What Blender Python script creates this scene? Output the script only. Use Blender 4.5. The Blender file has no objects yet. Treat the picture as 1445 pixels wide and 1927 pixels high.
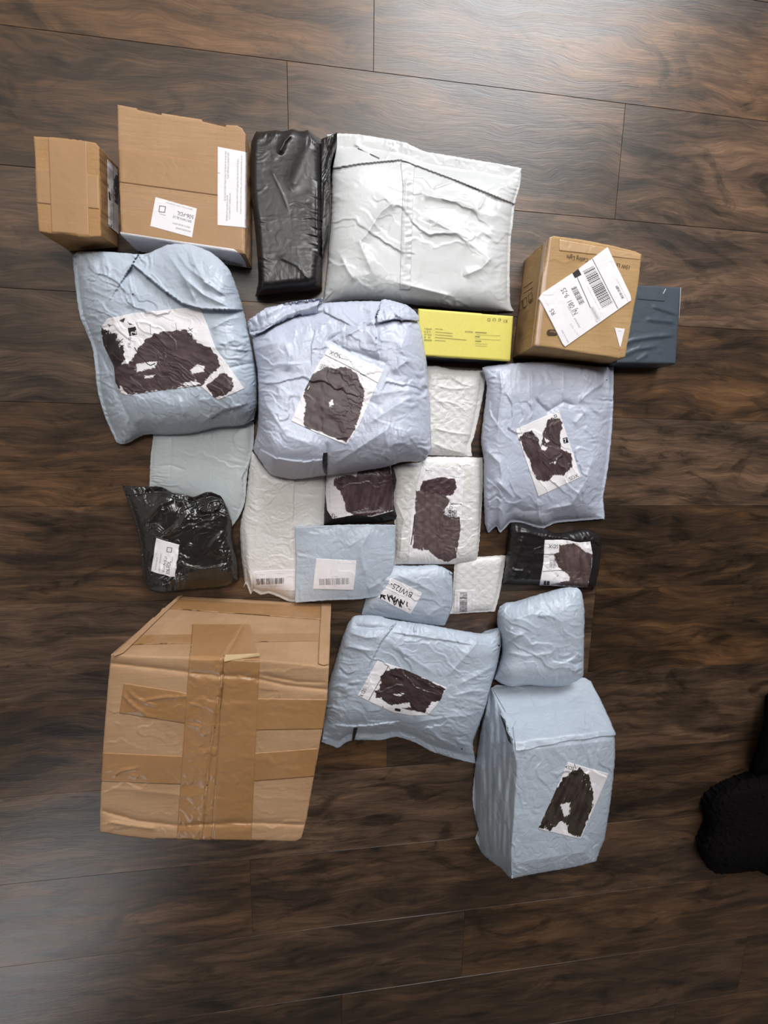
import bpy, math, random
import numpy as np
from mathutils import Vector, Matrix
from mathutils.bvhtree import BVHTree

# ---------------------------------------------------------------- camera, light, exposure
F_PX, CAM_H = 724.0, 0.75
def _n(v): return v/np.linalg.norm(v)
_down = _n(np.array([(640-722.5)/F_PX, -(855-963.5)/F_PX, -1.0]))
_px = np.array([5700/F_PX, .04, -1.0])
_X = _n(_px-(_px@_down)*_down); _Z = -_down; _Y = np.cross(_Z, _X)
R = np.array([_X, _Y, _Z])                      # camera -> world
CAM = np.array([0.0, 0.0, CAM_H])
sc = bpy.context.scene
COL = sc.collection
cd = bpy.data.cameras.new('camera'); cam = bpy.data.objects.new('camera', cd); COL.objects.link(cam)
cd.sensor_fit = 'HORIZONTAL'; cd.sensor_width = 36; cd.lens = 36*F_PX/1445
cd.clip_start = .02
M4 = Matrix([[R[0][0], R[0][1], R[0][2], 0], [R[1][0], R[1][1], R[1][2], 0], [R[2][0], R[2][1], R[2][2], CAM_H], [0, 0, 0, 1]])
cam.matrix_world = M4
sc.camera = cam
sc.view_settings.view_transform = 'Standard'; sc.view_settings.look = 'None'
sc.view_settings.gamma = 1; sc.view_settings.use_curve_mapping = False
sc.view_settings.exposure = 0.36

w = bpy.data.worlds.new('world'); sc.world = w; w.use_nodes = True
w.node_tree.nodes['Background'].inputs[0].default_value = (.75, .85, 1, 1)
w.node_tree.nodes['Background'].inputs[1].default_value = 1

def area(name, loc, target, sx, sy, power, col):
    l = bpy.data.lights.new(name, 'AREA'); l.shape = 'RECTANGLE'; l.size = sx; l.size_y = sy
    l.energy = power; l.color = col
    o = bpy.data.objects.new(name, l); COL.objects.link(o); o.location = loc
    o.rotation_euler = (Vector(target)-Vector(loc)).to_track_quat('-Z', 'Y').to_euler()
    return o
# daylight entering through the window in the far wall, and a ceiling lamp behind the photographer
area('window_light', (.95, 2.52, 1.55), (.95, 0, 1.2), 1.5, 1.3, 66, (.97, .985, 1))
area('ceiling_lamp', (.1, .95, 2.44), (.1, .95, 0), .5, .5, 17, (1, .975, .94))
area('added_uplight', (-.2, 1.75, 1.95), (-.2, 1.6, 2.5), 3.2, .4, 38, (1, .98, .96))  # unseen uplight, added to brighten the ceiling that the floor mirrors
area('doorway_light', (-1.6, -2.42, 1.15), (-1.2, 0, .9), .9, .9, 6, (.92, .96, 1))

# ---------------------------------------------------------------- helpers
def unproj(px, py, z):
    px = np.asarray(px, float); py = np.asarray(py, float); z = np.asarray(z, float)
    c = np.stack([(px-722.5)/F_PX, -(py-963.5)/F_PX, -np.ones_like(px)], -1)
    r = c @ R.T
    t = (z-CAM_H)/r[..., 2]
    return CAM + t[..., None]*r
def rays(px, py):
    c = np.stack([(px-722.5)/F_PX, -(py-963.5)/F_PX, -np.ones_like(px)], -1)
    r = c @ R.T
    return r/np.linalg.norm(r, axis=-1, keepdims=True)

def _h(ix, iy, s):
    n = (ix.astype(np.int64)*374761393 + iy.astype(np.int64)*668265263 + s*1274126177) & 0xffffffff
    n = ((n ^ (n >> 13))*1274126177) & 0xffffffff
    n = ((n ^ (n >> 16))*2246822519) & 0xffffffff
    return ((n ^ (n >> 15)) & 0xffffff)/float(0xffffff)
def noise(x, y, s=0):
    ix = np.floor(x); iy = np.floor(y); fx = x-ix; fy = y-iy
    u = fx*fx*fx*(fx*(fx*6-15)+10); v = fy*fy*fy*(fy*(fy*6-15)+10)
    r = 0
    for dx in (0, 1):
        for dy in (0, 1):
            a = _h(ix+dx, iy+dy, s)*2*np.pi
            g = np.cos(a)*(fx-dx)+np.sin(a)*(fy-dy)
            r = r + g*(u if dx else 1-u)*(v if dy else 1-v)
    return r*1.4
def fbm(x, y, s=0, o=3):
    r = 0; a = 1
    for i in range(o):
        r = r + a*noise(x*2**i, y*2**i, s+i*7); a *= .5
    return r
def facets(x, y, s=0, k=1.0, tilt=.6):
    """tilted paraboloids joined along straight creases: crumpled film"""
    ix = np.floor(x); iy = np.floor(y); best = np.full(x.shape, -9.0)
    for dx in (-1, 0, 1):
        for dy in (-1, 0, 1):
            cx = ix+dx; cy = iy+dy
            jx = cx+_h(cx, cy, s); jy = cy+_h(cx, cy, s+1)
            a = _h(cx, cy, s+2)*6.283; m = _h(cx, cy, s+3)*tilt
            ox = x-jx; oy = y-jy
            best = np.maximum(best, m*(np.cos(a)*ox+np.sin(a)*oy)-k*.5*(ox*ox+oy*oy)+.2*_h(cx, cy, s+4))
    return best
def crumple(X, Y, s, scale=40, ang=0, stretch=1.6):
    """unit-ish crumple height; X,Y in mm"""
    c, sn = math.cos(math.radians(ang)), math.sin(math.radians(ang))
    x = (X*c+Y*sn)/stretch; y = (-X*sn+Y*c)
    wx = x+fbm(X/70, Y/70, s+50)*18; wy = y+fbm(X/70, Y/70, s+60)*18
    a = facets(wx/scale, wy/scale, s)-facets(wx/scale+9.3, wy/scale+4.1, s+11)
    b = facets(wx/scale*2.3, wy/scale*2.3, s+21)-facets(wx/scale*2.3+5, wy/scale*2.3+3, s+31)
    out = a*.8+b*.3
    for i, (f, g, wgt) in enumerate(((.8, 1.5, .75), (1.5, 2.6, .42), (3.0, 4.2, .2))):
        n = noise(wx/scale*f, wy/scale*g, s+41+i)+.25*noise(wx/scale*f*2.3, wy/scale*g*1.3, s+47+i)
        gate = np.clip(.25+noise(wx/scale*.6, wy/scale*.6, s+55+i)*2.2, 0, 1)
        out = out+wgt*gate*(np.sign(n)*np.exp(-np.abs(n)/.22)*np.clip(np.abs(n)/.035, 0, 1)*.55+np.exp(-np.abs(n)/.055)*.5)
    return out
def polyline_d(X, Y, pts):
    """distance, signed side, param 0..1 to a polyline in px"""
    best = np.full(X.shape, 1e9); sg = np.zeros(X.shape); tt = np.zeros(X.shape)
    L = [0]
    for (x0, y0), (x1, y1) in zip(pts[:-1], pts[1:]): L.append(L[-1]+math.hypot(x1-x0, y1-y0))
    for i, ((x0, y0), (x1, y1)) in enumerate(zip(pts[:-1], pts[1:])):
        dx, dy = x1-x0, y1-y0; l2 = dx*dx+dy*dy
        t = np.clip(((X-x0)*dx+(Y-y0)*dy)/l2, 0, 1)
        ex = X-x0-t*dx; ey = Y-y0-t*dy; d = np.hypot(ex, ey)
        m = d < best
        best = np.where(m, d, best); sg = np.where(m, np.sign(dx*(Y-y0)-dy*(X-x0)), sg)
        tt = np.where(m, (L[i]+t*(L[i+1]-L[i]))/L[-1], tt)
    return best, sg, tt
def in_poly(X, Y, poly):
    ins = np.zeros(X.shape, bool); n = len(poly)
    for i in range(n):
        x0, y0 = poly[i]; x1, y1 = poly[(i+1) % n]
        if y0 == y1: continue
        c = ((y0 > Y) != (y1 > Y)) & (X < (x1-x0)*(Y-y0)/(y1-y0)+x0)
        ins ^= c
    return ins
def sdist(X, Y, poly):
    d, _, _ = polyline_d(X, Y, list(poly)+[poly[0]])
    return np.where(in_poly(X, Y, poly), -d, d)

def resample(pts, n, smooth=True):
    P = np.array(pts, float)
    if smooth and len(P) > 2:
        out = []
        E = np.vstack([2*P[0]-P[1], P, 2*P[-1]-P[-2]])
        for i in range(1, len(E)-2):
            p0, p1, p2, p3 = E[i-1], E[i], E[i+1], E[i+2]
            for t in np.linspace(0, 1, 12, endpoint=False):
                c = .5*(2*p1+(p2-p0)*t+(2*p0-5*p1+4*p2-p3)*t*t+(-p0+3*p1-3*p2+p3)*t**3)
                l = p1+(p2-p1)*t
                out.append(.65*c+.35*l)
        out.append(P[-1]); P = np.array(out)
    L = np.concatenate([[0], np.cumsum(np.hypot(*np.diff(P, axis=0).T))])
    s = np.linspace(0, L[-1], n)
    return np.stack([np.interp(s, L, P[:, 0]), np.interp(s, L, P[:, 1])], -1), L[-1]
def coons(top, right, bottom, left, step=1.7, smooth=True):
    _, lt = resample(top, 5); _, lb = resample(bottom, 5); _, ll = resample(left, 5); _, lr = resample(right, 5)
    nu = max(6, int(max(lt, lb)/step)); nv = max(6, int(max(ll, lr)/step))
    T, _ = resample(top, nu, smooth); B, _ = resample(bottom, nu, smooth); L, _ = resample(left, nv, smooth); Rr, _ = resample(right, nv, smooth)
    u = np.linspace(0, 1, nu)[None, :, None]; v = np.linspace(0, 1, nv)[:, None, None]
    S = (1-v)*T[None]+v*B[None]+(1-u)*L[:, None]+u*Rr[:, None] - ((1-u)*(1-v)*T[0]+u*(1-v)*T[-1]+(1-u)*v*B[0]+u*v*B[-1])
    U = np.broadcast_to(u[..., 0], S.shape[:2]); V = np.broadcast_to(v[..., 0], S.shape[:2])
    return S[..., 0], S[..., 1], U, V, (lt+lb)/2, (ll+lr)/2

BVH = {}
def make_mesh(name, verts, faces, mat, parent=None, smooth=True, colors=None):
    me = bpy.data.meshes.new(name)
    verts = np.asarray(verts, np.float32)
    if isinstance(faces, np.ndarray):
        nf, k = faces.shape
        me.vertices.add(len(verts)); me.vertices.foreach_set('co', verts.ravel())
        me.loops.add(nf*k); me.loops.foreach_set('vertex_index', faces.astype(np.int32).ravel())
        me.polygons.add(nf); me.polygons.foreach_set('loop_start', (np.arange(nf)*k).astype(np.int32))
        me.update(calc_edges=True); me.validate()
    else:
        me.from_pydata([tuple(map(float, v)) for v in verts], [], [tuple(map(int, f)) for f in faces])
    me.polygons.foreach_set('use_smooth', [smooth]*len(me.polygons))
    if colors is not None:
        a = me.color_attributes.new('ink', 'FLOAT_COLOR', 'POINT')
        c = np.ones((len(verts), 4), np.float32); c[:, :3] = colors
        a.data.foreach_set('color', c.ravel())
    me.materials.append(mat); me.update()
    o = bpy.data.objects.new(name, me); COL.objects.link(o)
    if parent is not None: o.parent = parent
    return o
def tag(o, label, cat, group=None, kind=None):
    if label: o['label'] = label
    if cat: o['category'] = cat
    if group: o['group'] = group
    if kind: o['kind'] = kind
    return o
def thing(name, label, cat, group=None):
    o = bpy.data.objects.new(name, None); COL.objects.link(o); o.empty_display_size = .03
    return tag(o, label, cat, group)
def grid_faces(nv, nu, off=0):
    i = np.arange(nv-1)[:, None]*nu+np.arange(nu-1)[None]
    # image y runs down, so this winding gives an upward normal
    return (np.stack([i+nu, i+nu+1, i+1, i], -1).reshape(-1, 4)+off)
def ring_index(nv, nu):
    t = list(range(nu)); r = [j*nu+nu-1 for j in range(1, nv)]
    b = [(nv-1)*nu+i for i in range(nu-2, -1, -1)]; l = [j*nu for j in range(nv-2, 0, -1)]
    return np.array(t+r+b+l)                    # clockwise seen from above

def edge_z(U, V, ze):
    """ze: TL,T,TR,R,BR,B,BL,L heights along the rim"""
    TL, T, TR, Rt, BR, B, BL, L = ze
    def q(t, a, m, b):
        return np.where(t < .5, a+(m-a)*np.sin(np.clip(t, 0, .5)*np.pi), b+(m-b)*np.sin(np.clip(1-t, 0, .5)*np.pi))
    t = q(U, TL, T, TR); b = q(U, BL, B, BR); l = q(V, TL, L, BL); r = q(V, TR, Rt, BR)
    return (1-V)*t+V*b+(1-U)*l+U*r-((1-U)*(1-V)*TL+U*(1-V)*TR+(1-U)*V*BL+U*V*BR)

def bag(name, parent, mat, top, right, bottom, left, ze, top_h, w=(.3, .3, .3, .3), rim=(0, 0, 0, 0), ab=(2, 1.4),
        base=0.0, amp=.004, scale=40, ang=0, stretch=1.6, pucker=.003, seed=1, folds=(), step=1.7, smooth=True,
        shrink=.05, wig=.8, extra=None, nring=5, base_pts=None, flat=0.0, bvh=True, pfreq=9.0):
    """A filled body: outline given as four sides of picture points at the rim height, real top surface, walls and underside."""
    X, Y, U, V, lu, lv = coons(top, right, bottom, left, step, smooth)
    nv, nu = X.shape
    ze = [ze]*8 if np.isscalar(ze) else ze
    zc = edge_z(U, V, ze)
    d = [V*lv, (1-U)*lu, (1-V)*lv, U*lu]         # px from top, right, bottom, left
    Fm = np.ones_like(X)
    for dd, ww, rr, ll in zip(d, w, rim, (lv, lu, lv, lu)):
        if ww <= 0: continue
        t = np.clip((dd-rr)/(ww*ll), 0, 1)
        Fm = Fm*(1-(1-t)**ab[0])**(1/ab[1])
    th = top_h
    if not np.isscalar(th):
        a, b, c, e = th; th = (1-U)*(1-V)*a+U*(1-V)*b+U*V*c+(1-U)*V*e
    Z = zc*(1-Fm)+np.maximum(th, zc)*Fm
    dm = np.minimum(np.minimum(d[0], d[1]), np.minimum(d[2], d[3]))
    edge_fade = np.clip(dm/12, 0, 1)
    if amp:
        Z = Z+amp*crumple(X, Y, seed, scale, ang, stretch)*(.35+.65*edge_fade)*(1-flat*Fm)
    if pucker:
        sT = np.where(dm == d[0], U*lu, np.where(dm == d[2], U*lu+500, np.where(dm == d[1], V*lv+1000, V*lv+1500)))
        slant = fbm(X/60, Y/60, seed+5)*1.5
        pk = (1-np.abs(noise(sT/pfreq+slant, dm/60+3, seed+9))*2)+.5*noise(sT/(pfreq*.45), dm/40, seed+13)
        pg = np.clip(.35+1.7*noise(sT/55, dm/90, seed+15), 0.05, 1.3)
        Z = Z+pucker*pk*pg*np.exp(-dm/(18+22*np.abs(noise(sT/25, 0*dm+2, seed+17))*2))*np.clip(dm/5, 0.2, 1)
    for f in folds:
        pts, kind, a, wd = f[:4]
        dd, sg, tt = polyline_d(X, Y, pts)
        tap = np.clip(np.minimum(tt, 1-tt)*6, 0, 1) if len(f) < 5 else 1
        tap = np.where((tt <= 0) | (tt >= 1), np.exp(-dd/4)*0+tap, tap)
        if kind == 'R': Z = Z+a*np.exp(-dd/wd)*tap
        elif kind == 'S': Z = Z+a*tap*np.where(sg > 0, np.exp(-dd/wd), 0)*1.0-(a*.35)*tap*np.where(sg <= 0, np.exp(-dd/4), 0)
        elif kind == 'G': Z = Z+a*np.exp(-(dd/wd)**2)*(1 if len(f) > 4 else tap)
    if extra is not None: Z = extra(X, Y, U, V, Z)
    fl = base+.0006 if np.isscalar(base) else .0006
    Z = np.maximum(Z, fl)
    if wig:
        e = 1-np.clip(dm/6, 0, 1)
        X = X+wig*e*noise(Y/6, X/6, seed+70); Y = Y+wig*e*noise(X/6, Y/6, seed+71)
    P = unproj(X, Y, Z).reshape(-1, 3)
    ring = ring_index(nv, nu); rp = P[ring]
    faces = [grid_faces(nv, nu)]
    if base_pts is not None:
        bp = [unproj(x, y, 0.0) for x, y in base_pts]     # TL TR BR BL
        idx = np.concatenate([np.linspace(0, 1, nu)[:, None]*(bp[1]-bp[0])+bp[0], (np.linspace(0, 1, nv)[:, None]*(bp[2]-bp[1])+bp[1])[1:],
                              (np.linspace(0, 1, nu)[:, None]*(bp[3]-bp[2])+bp[2])[1:], (np.linspace(0, 1, nv)[:, None]*(bp[0]-bp[3])+bp[3])[1:-1]])
        bot = idx; bot[:, 2] = base+.0004
    else:
        c = rp.mean(0); bot = rp+(c-rp)*shrink; 
        lim = base if np.isscalar(base) else 0.0
        bot[:, 2] = np.minimum(lim+.0004, rp[:, 2]-.0002)
    V3 = [P]; prev = ring; n = len(P); m = len(ring)
    for k in range(1, nring+1):
        t = k/nring
        q = rp+(bot-rp)*t
        if base_pts is not None:
            s = np.arange(m)*1.7
            nn = noise(s/22, np.full(m, t*3.0), seed+90)*.0014*math.sin(math.pi*t)
            cc = rp.mean(0); dirv = rp-cc; dirv[:, 2] = 0; dirv /= np.linalg.norm(dirv, axis=1, keepdims=True)+1e-9
            q = q+dirv*nn[:, None]
        else:
            bul = math.sin(math.pi*t)*.003
            cc = rp.mean(0); dirv = rp-cc; dirv[:, 2] = 0; dirv /= np.linalg.norm(dirv, axis=1, keepdims=True)+1e-9
            hgt = np.clip((rp[:, 2]-bot[:, 2])/.03, 0, 1)
            q = q+dirv*(bul*hgt)[:, None]*.0
        V3.append(q)
        cur = np.arange(m)+n
        a = prev; b = np.roll(prev, -1); c2 = np.roll(cur, -1)
        faces.append(np.stack([a, b, c2, cur], -1)); prev = cur; n += m
    V3.append(bot.mean(0)[None]); ci = n
    AV = np.vstack(V3)
    quads = np.vstack(faces)
    fl = quads.tolist()
    cap = [(int(prev[i]), int(prev[(i+1) % m]), ci) for i in range(m)]
    me = bpy.data.meshes.new(name)
    nq = len(quads); nc = len(cap)
    lv_ = np.concatenate([quads.ravel(), np.array(cap).ravel()]).astype(np.int32)
    ls = np.concatenate([np.arange(nq)*4, nq*4+np.arange(nc)*3]).astype(np.int32)
    me.vertices.add(len(AV)); me.vertices.foreach_set('co', AV.astype(np.float32).ravel())
    me.loops.add(len(lv_)); me.loops.foreach_set('vertex_index', lv_)
    me.polygons.add(nq+nc); me.polygons.foreach_set('loop_start', ls)
    me.update(calc_edges=True); me.validate()
    me.polygons.foreach_set('use_smooth', [True]*len(me.polygons))
    me.materials.append(mat)
    o = bpy.data.objects.new(name, me); COL.objects.link(o)
    if parent is not None: o.parent = parent
    if bvh:
        BVH[o.name] = BVHTree.FromPolygons([tuple(p) for p in AV.tolist()], fl)
        o['_b'] = 0; del o['_b']
    o_b = BVH.get(o.name)
    return o

def cast(px, py, bvhs, off=.0006, zguess=.05):
    D = rays(px.ravel(), py.ravel()); out = np.empty_like(D); G = unproj(px.ravel(), py.ravel(), zguess)
    org = Vector(CAM); hits = []; miss = []; fx, fy = px.ravel(), py.ravel()
    for i in range(len(D)):                      # where the surface ends, take the height of the nearest part that is there
        z = [h[0].z for h in (b.ray_cast(org, Vector(D[i])) for b in bvhs) if h[0] is not None]
        if z: hits.append((fx[i], fy[i], max(z)))
        else: miss.append(i)
    if hits and miss:
        H_ = np.array(hits)
        for i in miss:
            G[i] = unproj(fx[i], fy[i], H_[np.argmin((H_[:, 0]-fx[i])**2+(H_[:, 1]-fy[i])**2), 2])
    for i in range(len(D)):
        best = None
        d = Vector(D[i])
        for b in bvhs:
            h = b.ray_cast(org, d)
            if h[0] is not None and (best is None or h[3] < best[3]): best = h
        if best is None:
            bb = None
            for b in bvhs:
                h = b.find_nearest(Vector(G[i]))
                if h[0] is not None and (bb is None or h[3] < bb[3]): bb = h
            best = bb
        nrm = best[1]
        if nrm.dot(d) > 0: nrm = -nrm
        p = best[0]+nrm*off
        out[i] = (p.x, p.y, p.z)
    return out.reshape(px.shape+(3,))

def sheet(name, parent, mat, top, right, bottom, left, on, off=.0007, step=2.0, colors=None, smooth_edges=False, thick=.0003, lift=None, coarse=None):
    """thin sheet (tape, label, flap) laid over the surface of `on`, with its own thickness"""
    X, Y, U, V, lu, lv = coons(top, right, bottom, left, step, smooth_edges)
    nv, nu = X.shape
    bv = [BVH[o.name] for o in on]
    if coarse:                                   # sample the support sparsely, then interpolate
        ju = np.unique(np.append(np.arange(0, nu, coarse), nu-1)); jv = np.unique(np.append(np.arange(0, nv, coarse), nv-1))
        C = cast(X[np.ix_(jv, ju)], Y[np.ix_(jv, ju)], bv, off)
        P = np.empty(X.shape+(3,))
        for k in range(3):
            t = np.stack([np.interp(np.arange(nu), ju, row) for row in C[..., k]])
            P[..., k] = np.stack([np.interp(np.arange(nv), jv, t[:, i]) for i in range(nu)], 1)
    else:
        P = cast(X, Y, bv, off)
    if lift is not None: P[..., 2] += lift(X, Y, U, V)
    P = P.reshape(-1, 3)
    ring = ring_index(nv, nu)
    low = P[ring].copy(); low[:, 2] -= thick+off*.6
    n = len(P); m = len(ring); cur = np.arange(m)+n
    faces = np.vstack([grid_faces(nv, nu), np.stack([ring, np.roll(ring, -1), np.roll(cur, -1), cur], -1)])
    col = None
    if colors is not None:
        c = colors(X, Y, U, V).reshape(-1, 3); col = np.vstack([c, c[ring]])
    return make_mesh(name, np.vstack([P, low]), faces, mat, parent, True, col)

# ---------------------------------------------------------------- materials
def lin(r, g, b):
    f = lambda c: ((c/255+.055)/1.055)**2.4 if c > 10 else c/255/12.92
    return (f(r), f(g), f(b), 1)
def newmat(name):
    m = bpy.data.materials.new(name); m.use_nodes = True
    nt = m.node_tree; b = nt.nodes['Principled BSDF']
    return m, nt, b
def node(nt, t, **k):
    n = nt.nodes.new(t)
    for a, v in k.items():
        if a.startswith('i_'):
            n.inputs[a[2:].replace('_', ' ')].default_value = v
        else: setattr(n, a, v)
    return n
def film(name, col, rough=.38, bump=.35, scale=90, var=.06, spec=.5, col2=None, sheen=0):
    """plastic film or paper with fine crinkle"""
    m, nt, b = newmat(name)
    tc = node(nt, 'ShaderNodeTexCoord'); L = nt.links.new
    n1 = node(nt, 'ShaderNodeTexNoise'); n1.inputs['Scale'].default_value = scale; n1.inputs['Detail'].default_value = 5
    n1.inputs['Distortion'].default_value = .6
    v = node(nt, 'ShaderNodeTexVoronoi', feature='DISTANCE_TO_EDGE'); v.inputs['Scale'].default_value = scale*.55
    wn = node(nt, 'ShaderNodeTexNoise'); wn.inputs['Scale'].default_value = scale*.3
    mx = node(nt, 'ShaderNodeVectorMath', operation='MULTIPLY_ADD'); mx.inputs[1].default_value = (.04, .04, .04)
    L(tc.outputs['Object'], n1.inputs['Vector']); L(tc.outputs['Object'], wn.inputs['Vector'])
    L(wn.outputs['Color'], mx.inputs[0]); L(tc.outputs['Object'], mx.inputs[2]); L(mx.outputs[0], v.inputs['Vector'])
    cl = node(nt, 'ShaderNodeMath', operation='MINIMUM'); cl.inputs[1].default_value = .18; L(v.outputs['Distance'], cl.inputs[0])
    ad = node(nt, 'ShaderNodeMath', operation='MULTIPLY_ADD'); ad.inputs[1].default_value = 1.6
    L(cl.outputs[0], ad.inputs[0]); L(n1.outputs['Fac'], ad.inputs[2])
    bp = node(nt, 'ShaderNodeBump'); bp.inputs['Strength'].default_value = bump; bp.inputs['Distance'].default_value = .003
    L(ad.outputs[0], bp.inputs['Height']); L(bp.outputs[0], b.inputs['Normal'])
    n2 = node(nt, 'ShaderNodeTexNoise'); n2.inputs['Scale'].default_value = 9; n2.inputs['Detail'].default_value = 4
    L(tc.outputs['Object'], n2.inputs['Vector'])
    cr = node(nt, 'ShaderNodeMix', data_type='RGBA')
    c2 = col2 or tuple(min(1, c*(1-var*2)) for c in col[:3])+(1,)
    cr.inputs[6].default_value = col; cr.inputs[7].default_value = c2
    mr = node(nt, 'ShaderNodeMapRange'); mr.inputs['From Min'].default_value = .35; mr.inputs['From Max'].default_value = .65
    L(n2.outputs['Fac'], mr.inputs['Value']); L(mr.outputs[0], cr.inputs[0])
    L(cr.outputs[2], b.inputs['Base Color'])
    b.inputs['Roughness'].default_value = rough; b.inputs['Specular IOR Level'].default_value = spec
    return m
def plain(name, col, rough=.5, spec=.4, bump=0, scale=200):
    m, nt, b = newmat(name)
    tc = node(nt, 'ShaderNodeTexCoord'); n = node(nt, 'ShaderNodeTexNoise'); n.inputs['Scale'].default_value = scale
    nt.links.new(tc.outputs['Object'], n.inputs['Vector'])
    mx = node(nt, 'ShaderNodeMix', data_type='RGBA'); mx.inputs[6].default_value = col
    mx.inputs[7].default_value = tuple(c*.88 for c in col[:3])+(1,)
    nt.links.new(n.outputs['Fac'], mx.inputs[0]); nt.links.new(mx.outputs[2], b.inputs['Base Color'])
    if bump:
        bp = node(nt, 'ShaderNodeBump'); bp.inputs['Strength'].default_value = bump; bp.inputs['Distance'].default_value = .001
        nt.links.new(n.outputs['Fac'], bp.inputs['Height']); nt.links.new(bp.outputs[0], b.inputs['Normal'])
    b.inputs['Roughness'].default_value = rough; b.inputs['Specular IOR Level'].default_value = spec
    return m
def cardboard(name, col, dark, rough=.75):
    m, nt, b = newmat(name); L = nt.links.new
    tc = node(nt, 'ShaderNodeTexCoord')
    mp = node(nt, 'ShaderNodeMapping'); mp.inputs['Scale'].default_value = (14, 320, 60)
    n = node(nt, 'ShaderNodeTexNoise'); n.inputs['Scale'].default_value = 1; n.inputs['Detail'].default_value = 2
    L(tc.outputs['Object'], mp.inputs[0]); L(mp.outputs[0], n.inputs['Vector'])
    n2 = node(nt, 'ShaderNodeTexNoise'); n2.inputs['Scale'].default_value = 14; n2.inputs['Detail'].default_value = 6; L(tc.outputs['Object'], n2.inputs['Vector'])
    n3 = node(nt, 'ShaderNodeTexNoise'); n3.inputs['Scale'].default_value = 500; L(tc.outputs['Object'], n3.inputs['Vector'])
    m1 = node(nt, 'ShaderNodeMix', data_type='RGBA'); m1.inputs[6].default_value = col; m1.inputs[7].default_value = dark
    mr = node(nt, 'ShaderNodeMapRange'); mr.inputs['From Min'].default_value = .42; mr.inputs['From Max'].default_value = .8
    L(n2.outputs['Fac'], mr.inputs['Value']); L(mr.outputs[0], m1.inputs[0])
    m2 = node(nt, 'ShaderNodeMix', data_type='RGBA', blend_type='MULTIPLY'); m2.inputs[0].default_value = .35
    mr2 = node(nt, 'ShaderNodeMapRange'); mr2.inputs['From Min'].default_value = .3; mr2.inputs['From Max'].default_value = .7; mr2.inputs['To Min'].default_value = .78; mr2.inputs['To Max'].default_value = 1.08
    L(n.outputs['Fac'], mr2.inputs['Value']); L(m1.outputs[2], m2.inputs[6]); L(mr2.outputs[0], m2.inputs[7])
    m3 = node(nt, 'ShaderNodeMix', data_type='RGBA', blend_type='MULTIPLY'); m3.inputs[0].default_value = .25
    L(m2.outputs[2], m3.inputs[6]); L(n3.outputs['Fac'], m3.inputs[7])
    L(m3.outputs[2], b.inputs['Base Color'])
    bp = node(nt, 'ShaderNodeBump'); bp.inputs['Strength'].default_value = .25; bp.inputs['Distance'].default_value = .001
    L(n.outputs['Fac'], bp.inputs['Height']); L(bp.outputs[0], b.inputs['Normal'])
    b.inputs['Roughness'].default_value = rough; b.inputs['Specular IOR Level'].default_value = .25
    return m
def printed(name, rough=.42, bump=.15):
    """paper whose ink is stored with the paper"""
    m, nt, b = newmat(name); L = nt.links.new
    a = node(nt, 'ShaderNodeAttribute', attribute_name='ink'); tc = node(nt, 'ShaderNodeTexCoord')
    n = node(nt, 'ShaderNodeTexNoise'); n.inputs['Scale'].default_value = 120; L(tc.outputs['Object'], n.inputs['Vector'])
    bp = node(nt, 'ShaderNodeBump'); bp.inputs['Strength'].default_value = bump; bp.inputs['Distance'].default_value = .0012
    L(n.outputs['Fac'], bp.inputs['Height']); L(bp.outputs[0], b.inputs['Normal'])
    L(a.outputs['Color'], b.inputs['Base Color']); b.inputs['Roughness'].default_value = rough
    b.inputs['Specular IOR Level'].default_value = .35
    return m

BLUE = film('blue_grey_film', lin(178, 188, 201), .36, .35, 80, .03, col2=lin(170, 180, 194))
BLUE2 = film('lilac_grey_film', lin(186, 192, 209), .34, .35, 80, .03, col2=lin(178, 184, 202))
GREYF = film('pale_grey_film', lin(184, 191, 194), .42, .15, 70, .03)
WHITEF = film('glossy_white_film', lin(196, 198, 199), .27, .2, 50, .03, spec=.4)
WHITEP = film('white_poly_film', lin(218, 216, 215), .36, .4, 90, .03)
BLACKF = film('black_film', lin(33, 30, 31), .33, .15, 60, .1, spec=.5)
BLACKG = film('glossy_black_film', lin(36, 34, 33), .22, .45, 45, .1, spec=.8)
SLATE = film('slate_wrap', lin(68, 77, 87), .28, .2, 40, .05, spec=.6)
INKM = plain('black_tape', lin(40, 36, 38), .4)
LABEL = printed('label_paper')
LABELG = printed('glossy_label_paper', .3)
CARD = cardboard('cardboard', lin(182, 146, 112), lin(168, 131, 97))
CARD2 = cardboard('ochre_cardboard', lin(184, 150, 106), lin(166, 130, 86))
CARD3 = cardboard('plain_cardboard', lin(178, 139, 98), lin(162, 123, 82))
TAPE = film('brown_packing_tape', lin(158, 120, 82), .3, .18, 60, .05, spec=.45, col2=lin(150, 110, 71))
TAPE2 = film('tan_packing_tape', lin(166, 129, 92), .4, .1, 60, .05, spec=.4)
CLEAR = film('crinkled_tape', lin(205, 185, 150), .2, .4, 60, .05, spec=.6)
PRINTK = plain('dark_print', lin(70, 55, 42), .7, .2)
YELLOW = plain('yellow_card', lin(220, 208, 104), .45, .3, .05)
NAVY = plain('navy_card', lin(30, 32, 44), .45)
WHITELAB = plain('white_paper', lin(232, 228, 232), .5, .3)

def proj(P):
    c = (np.asarray(P)-CAM) @ R
    return (722.5+F_PX*c[..., 0]/-c[..., 2], 963.5-F_PX*c[..., 1]/-c[..., 2])
def drop(x, y, h):
    p = unproj(x, y, h); p[2] = 0; a, b = proj(p); return (float(a), float(b))

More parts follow.
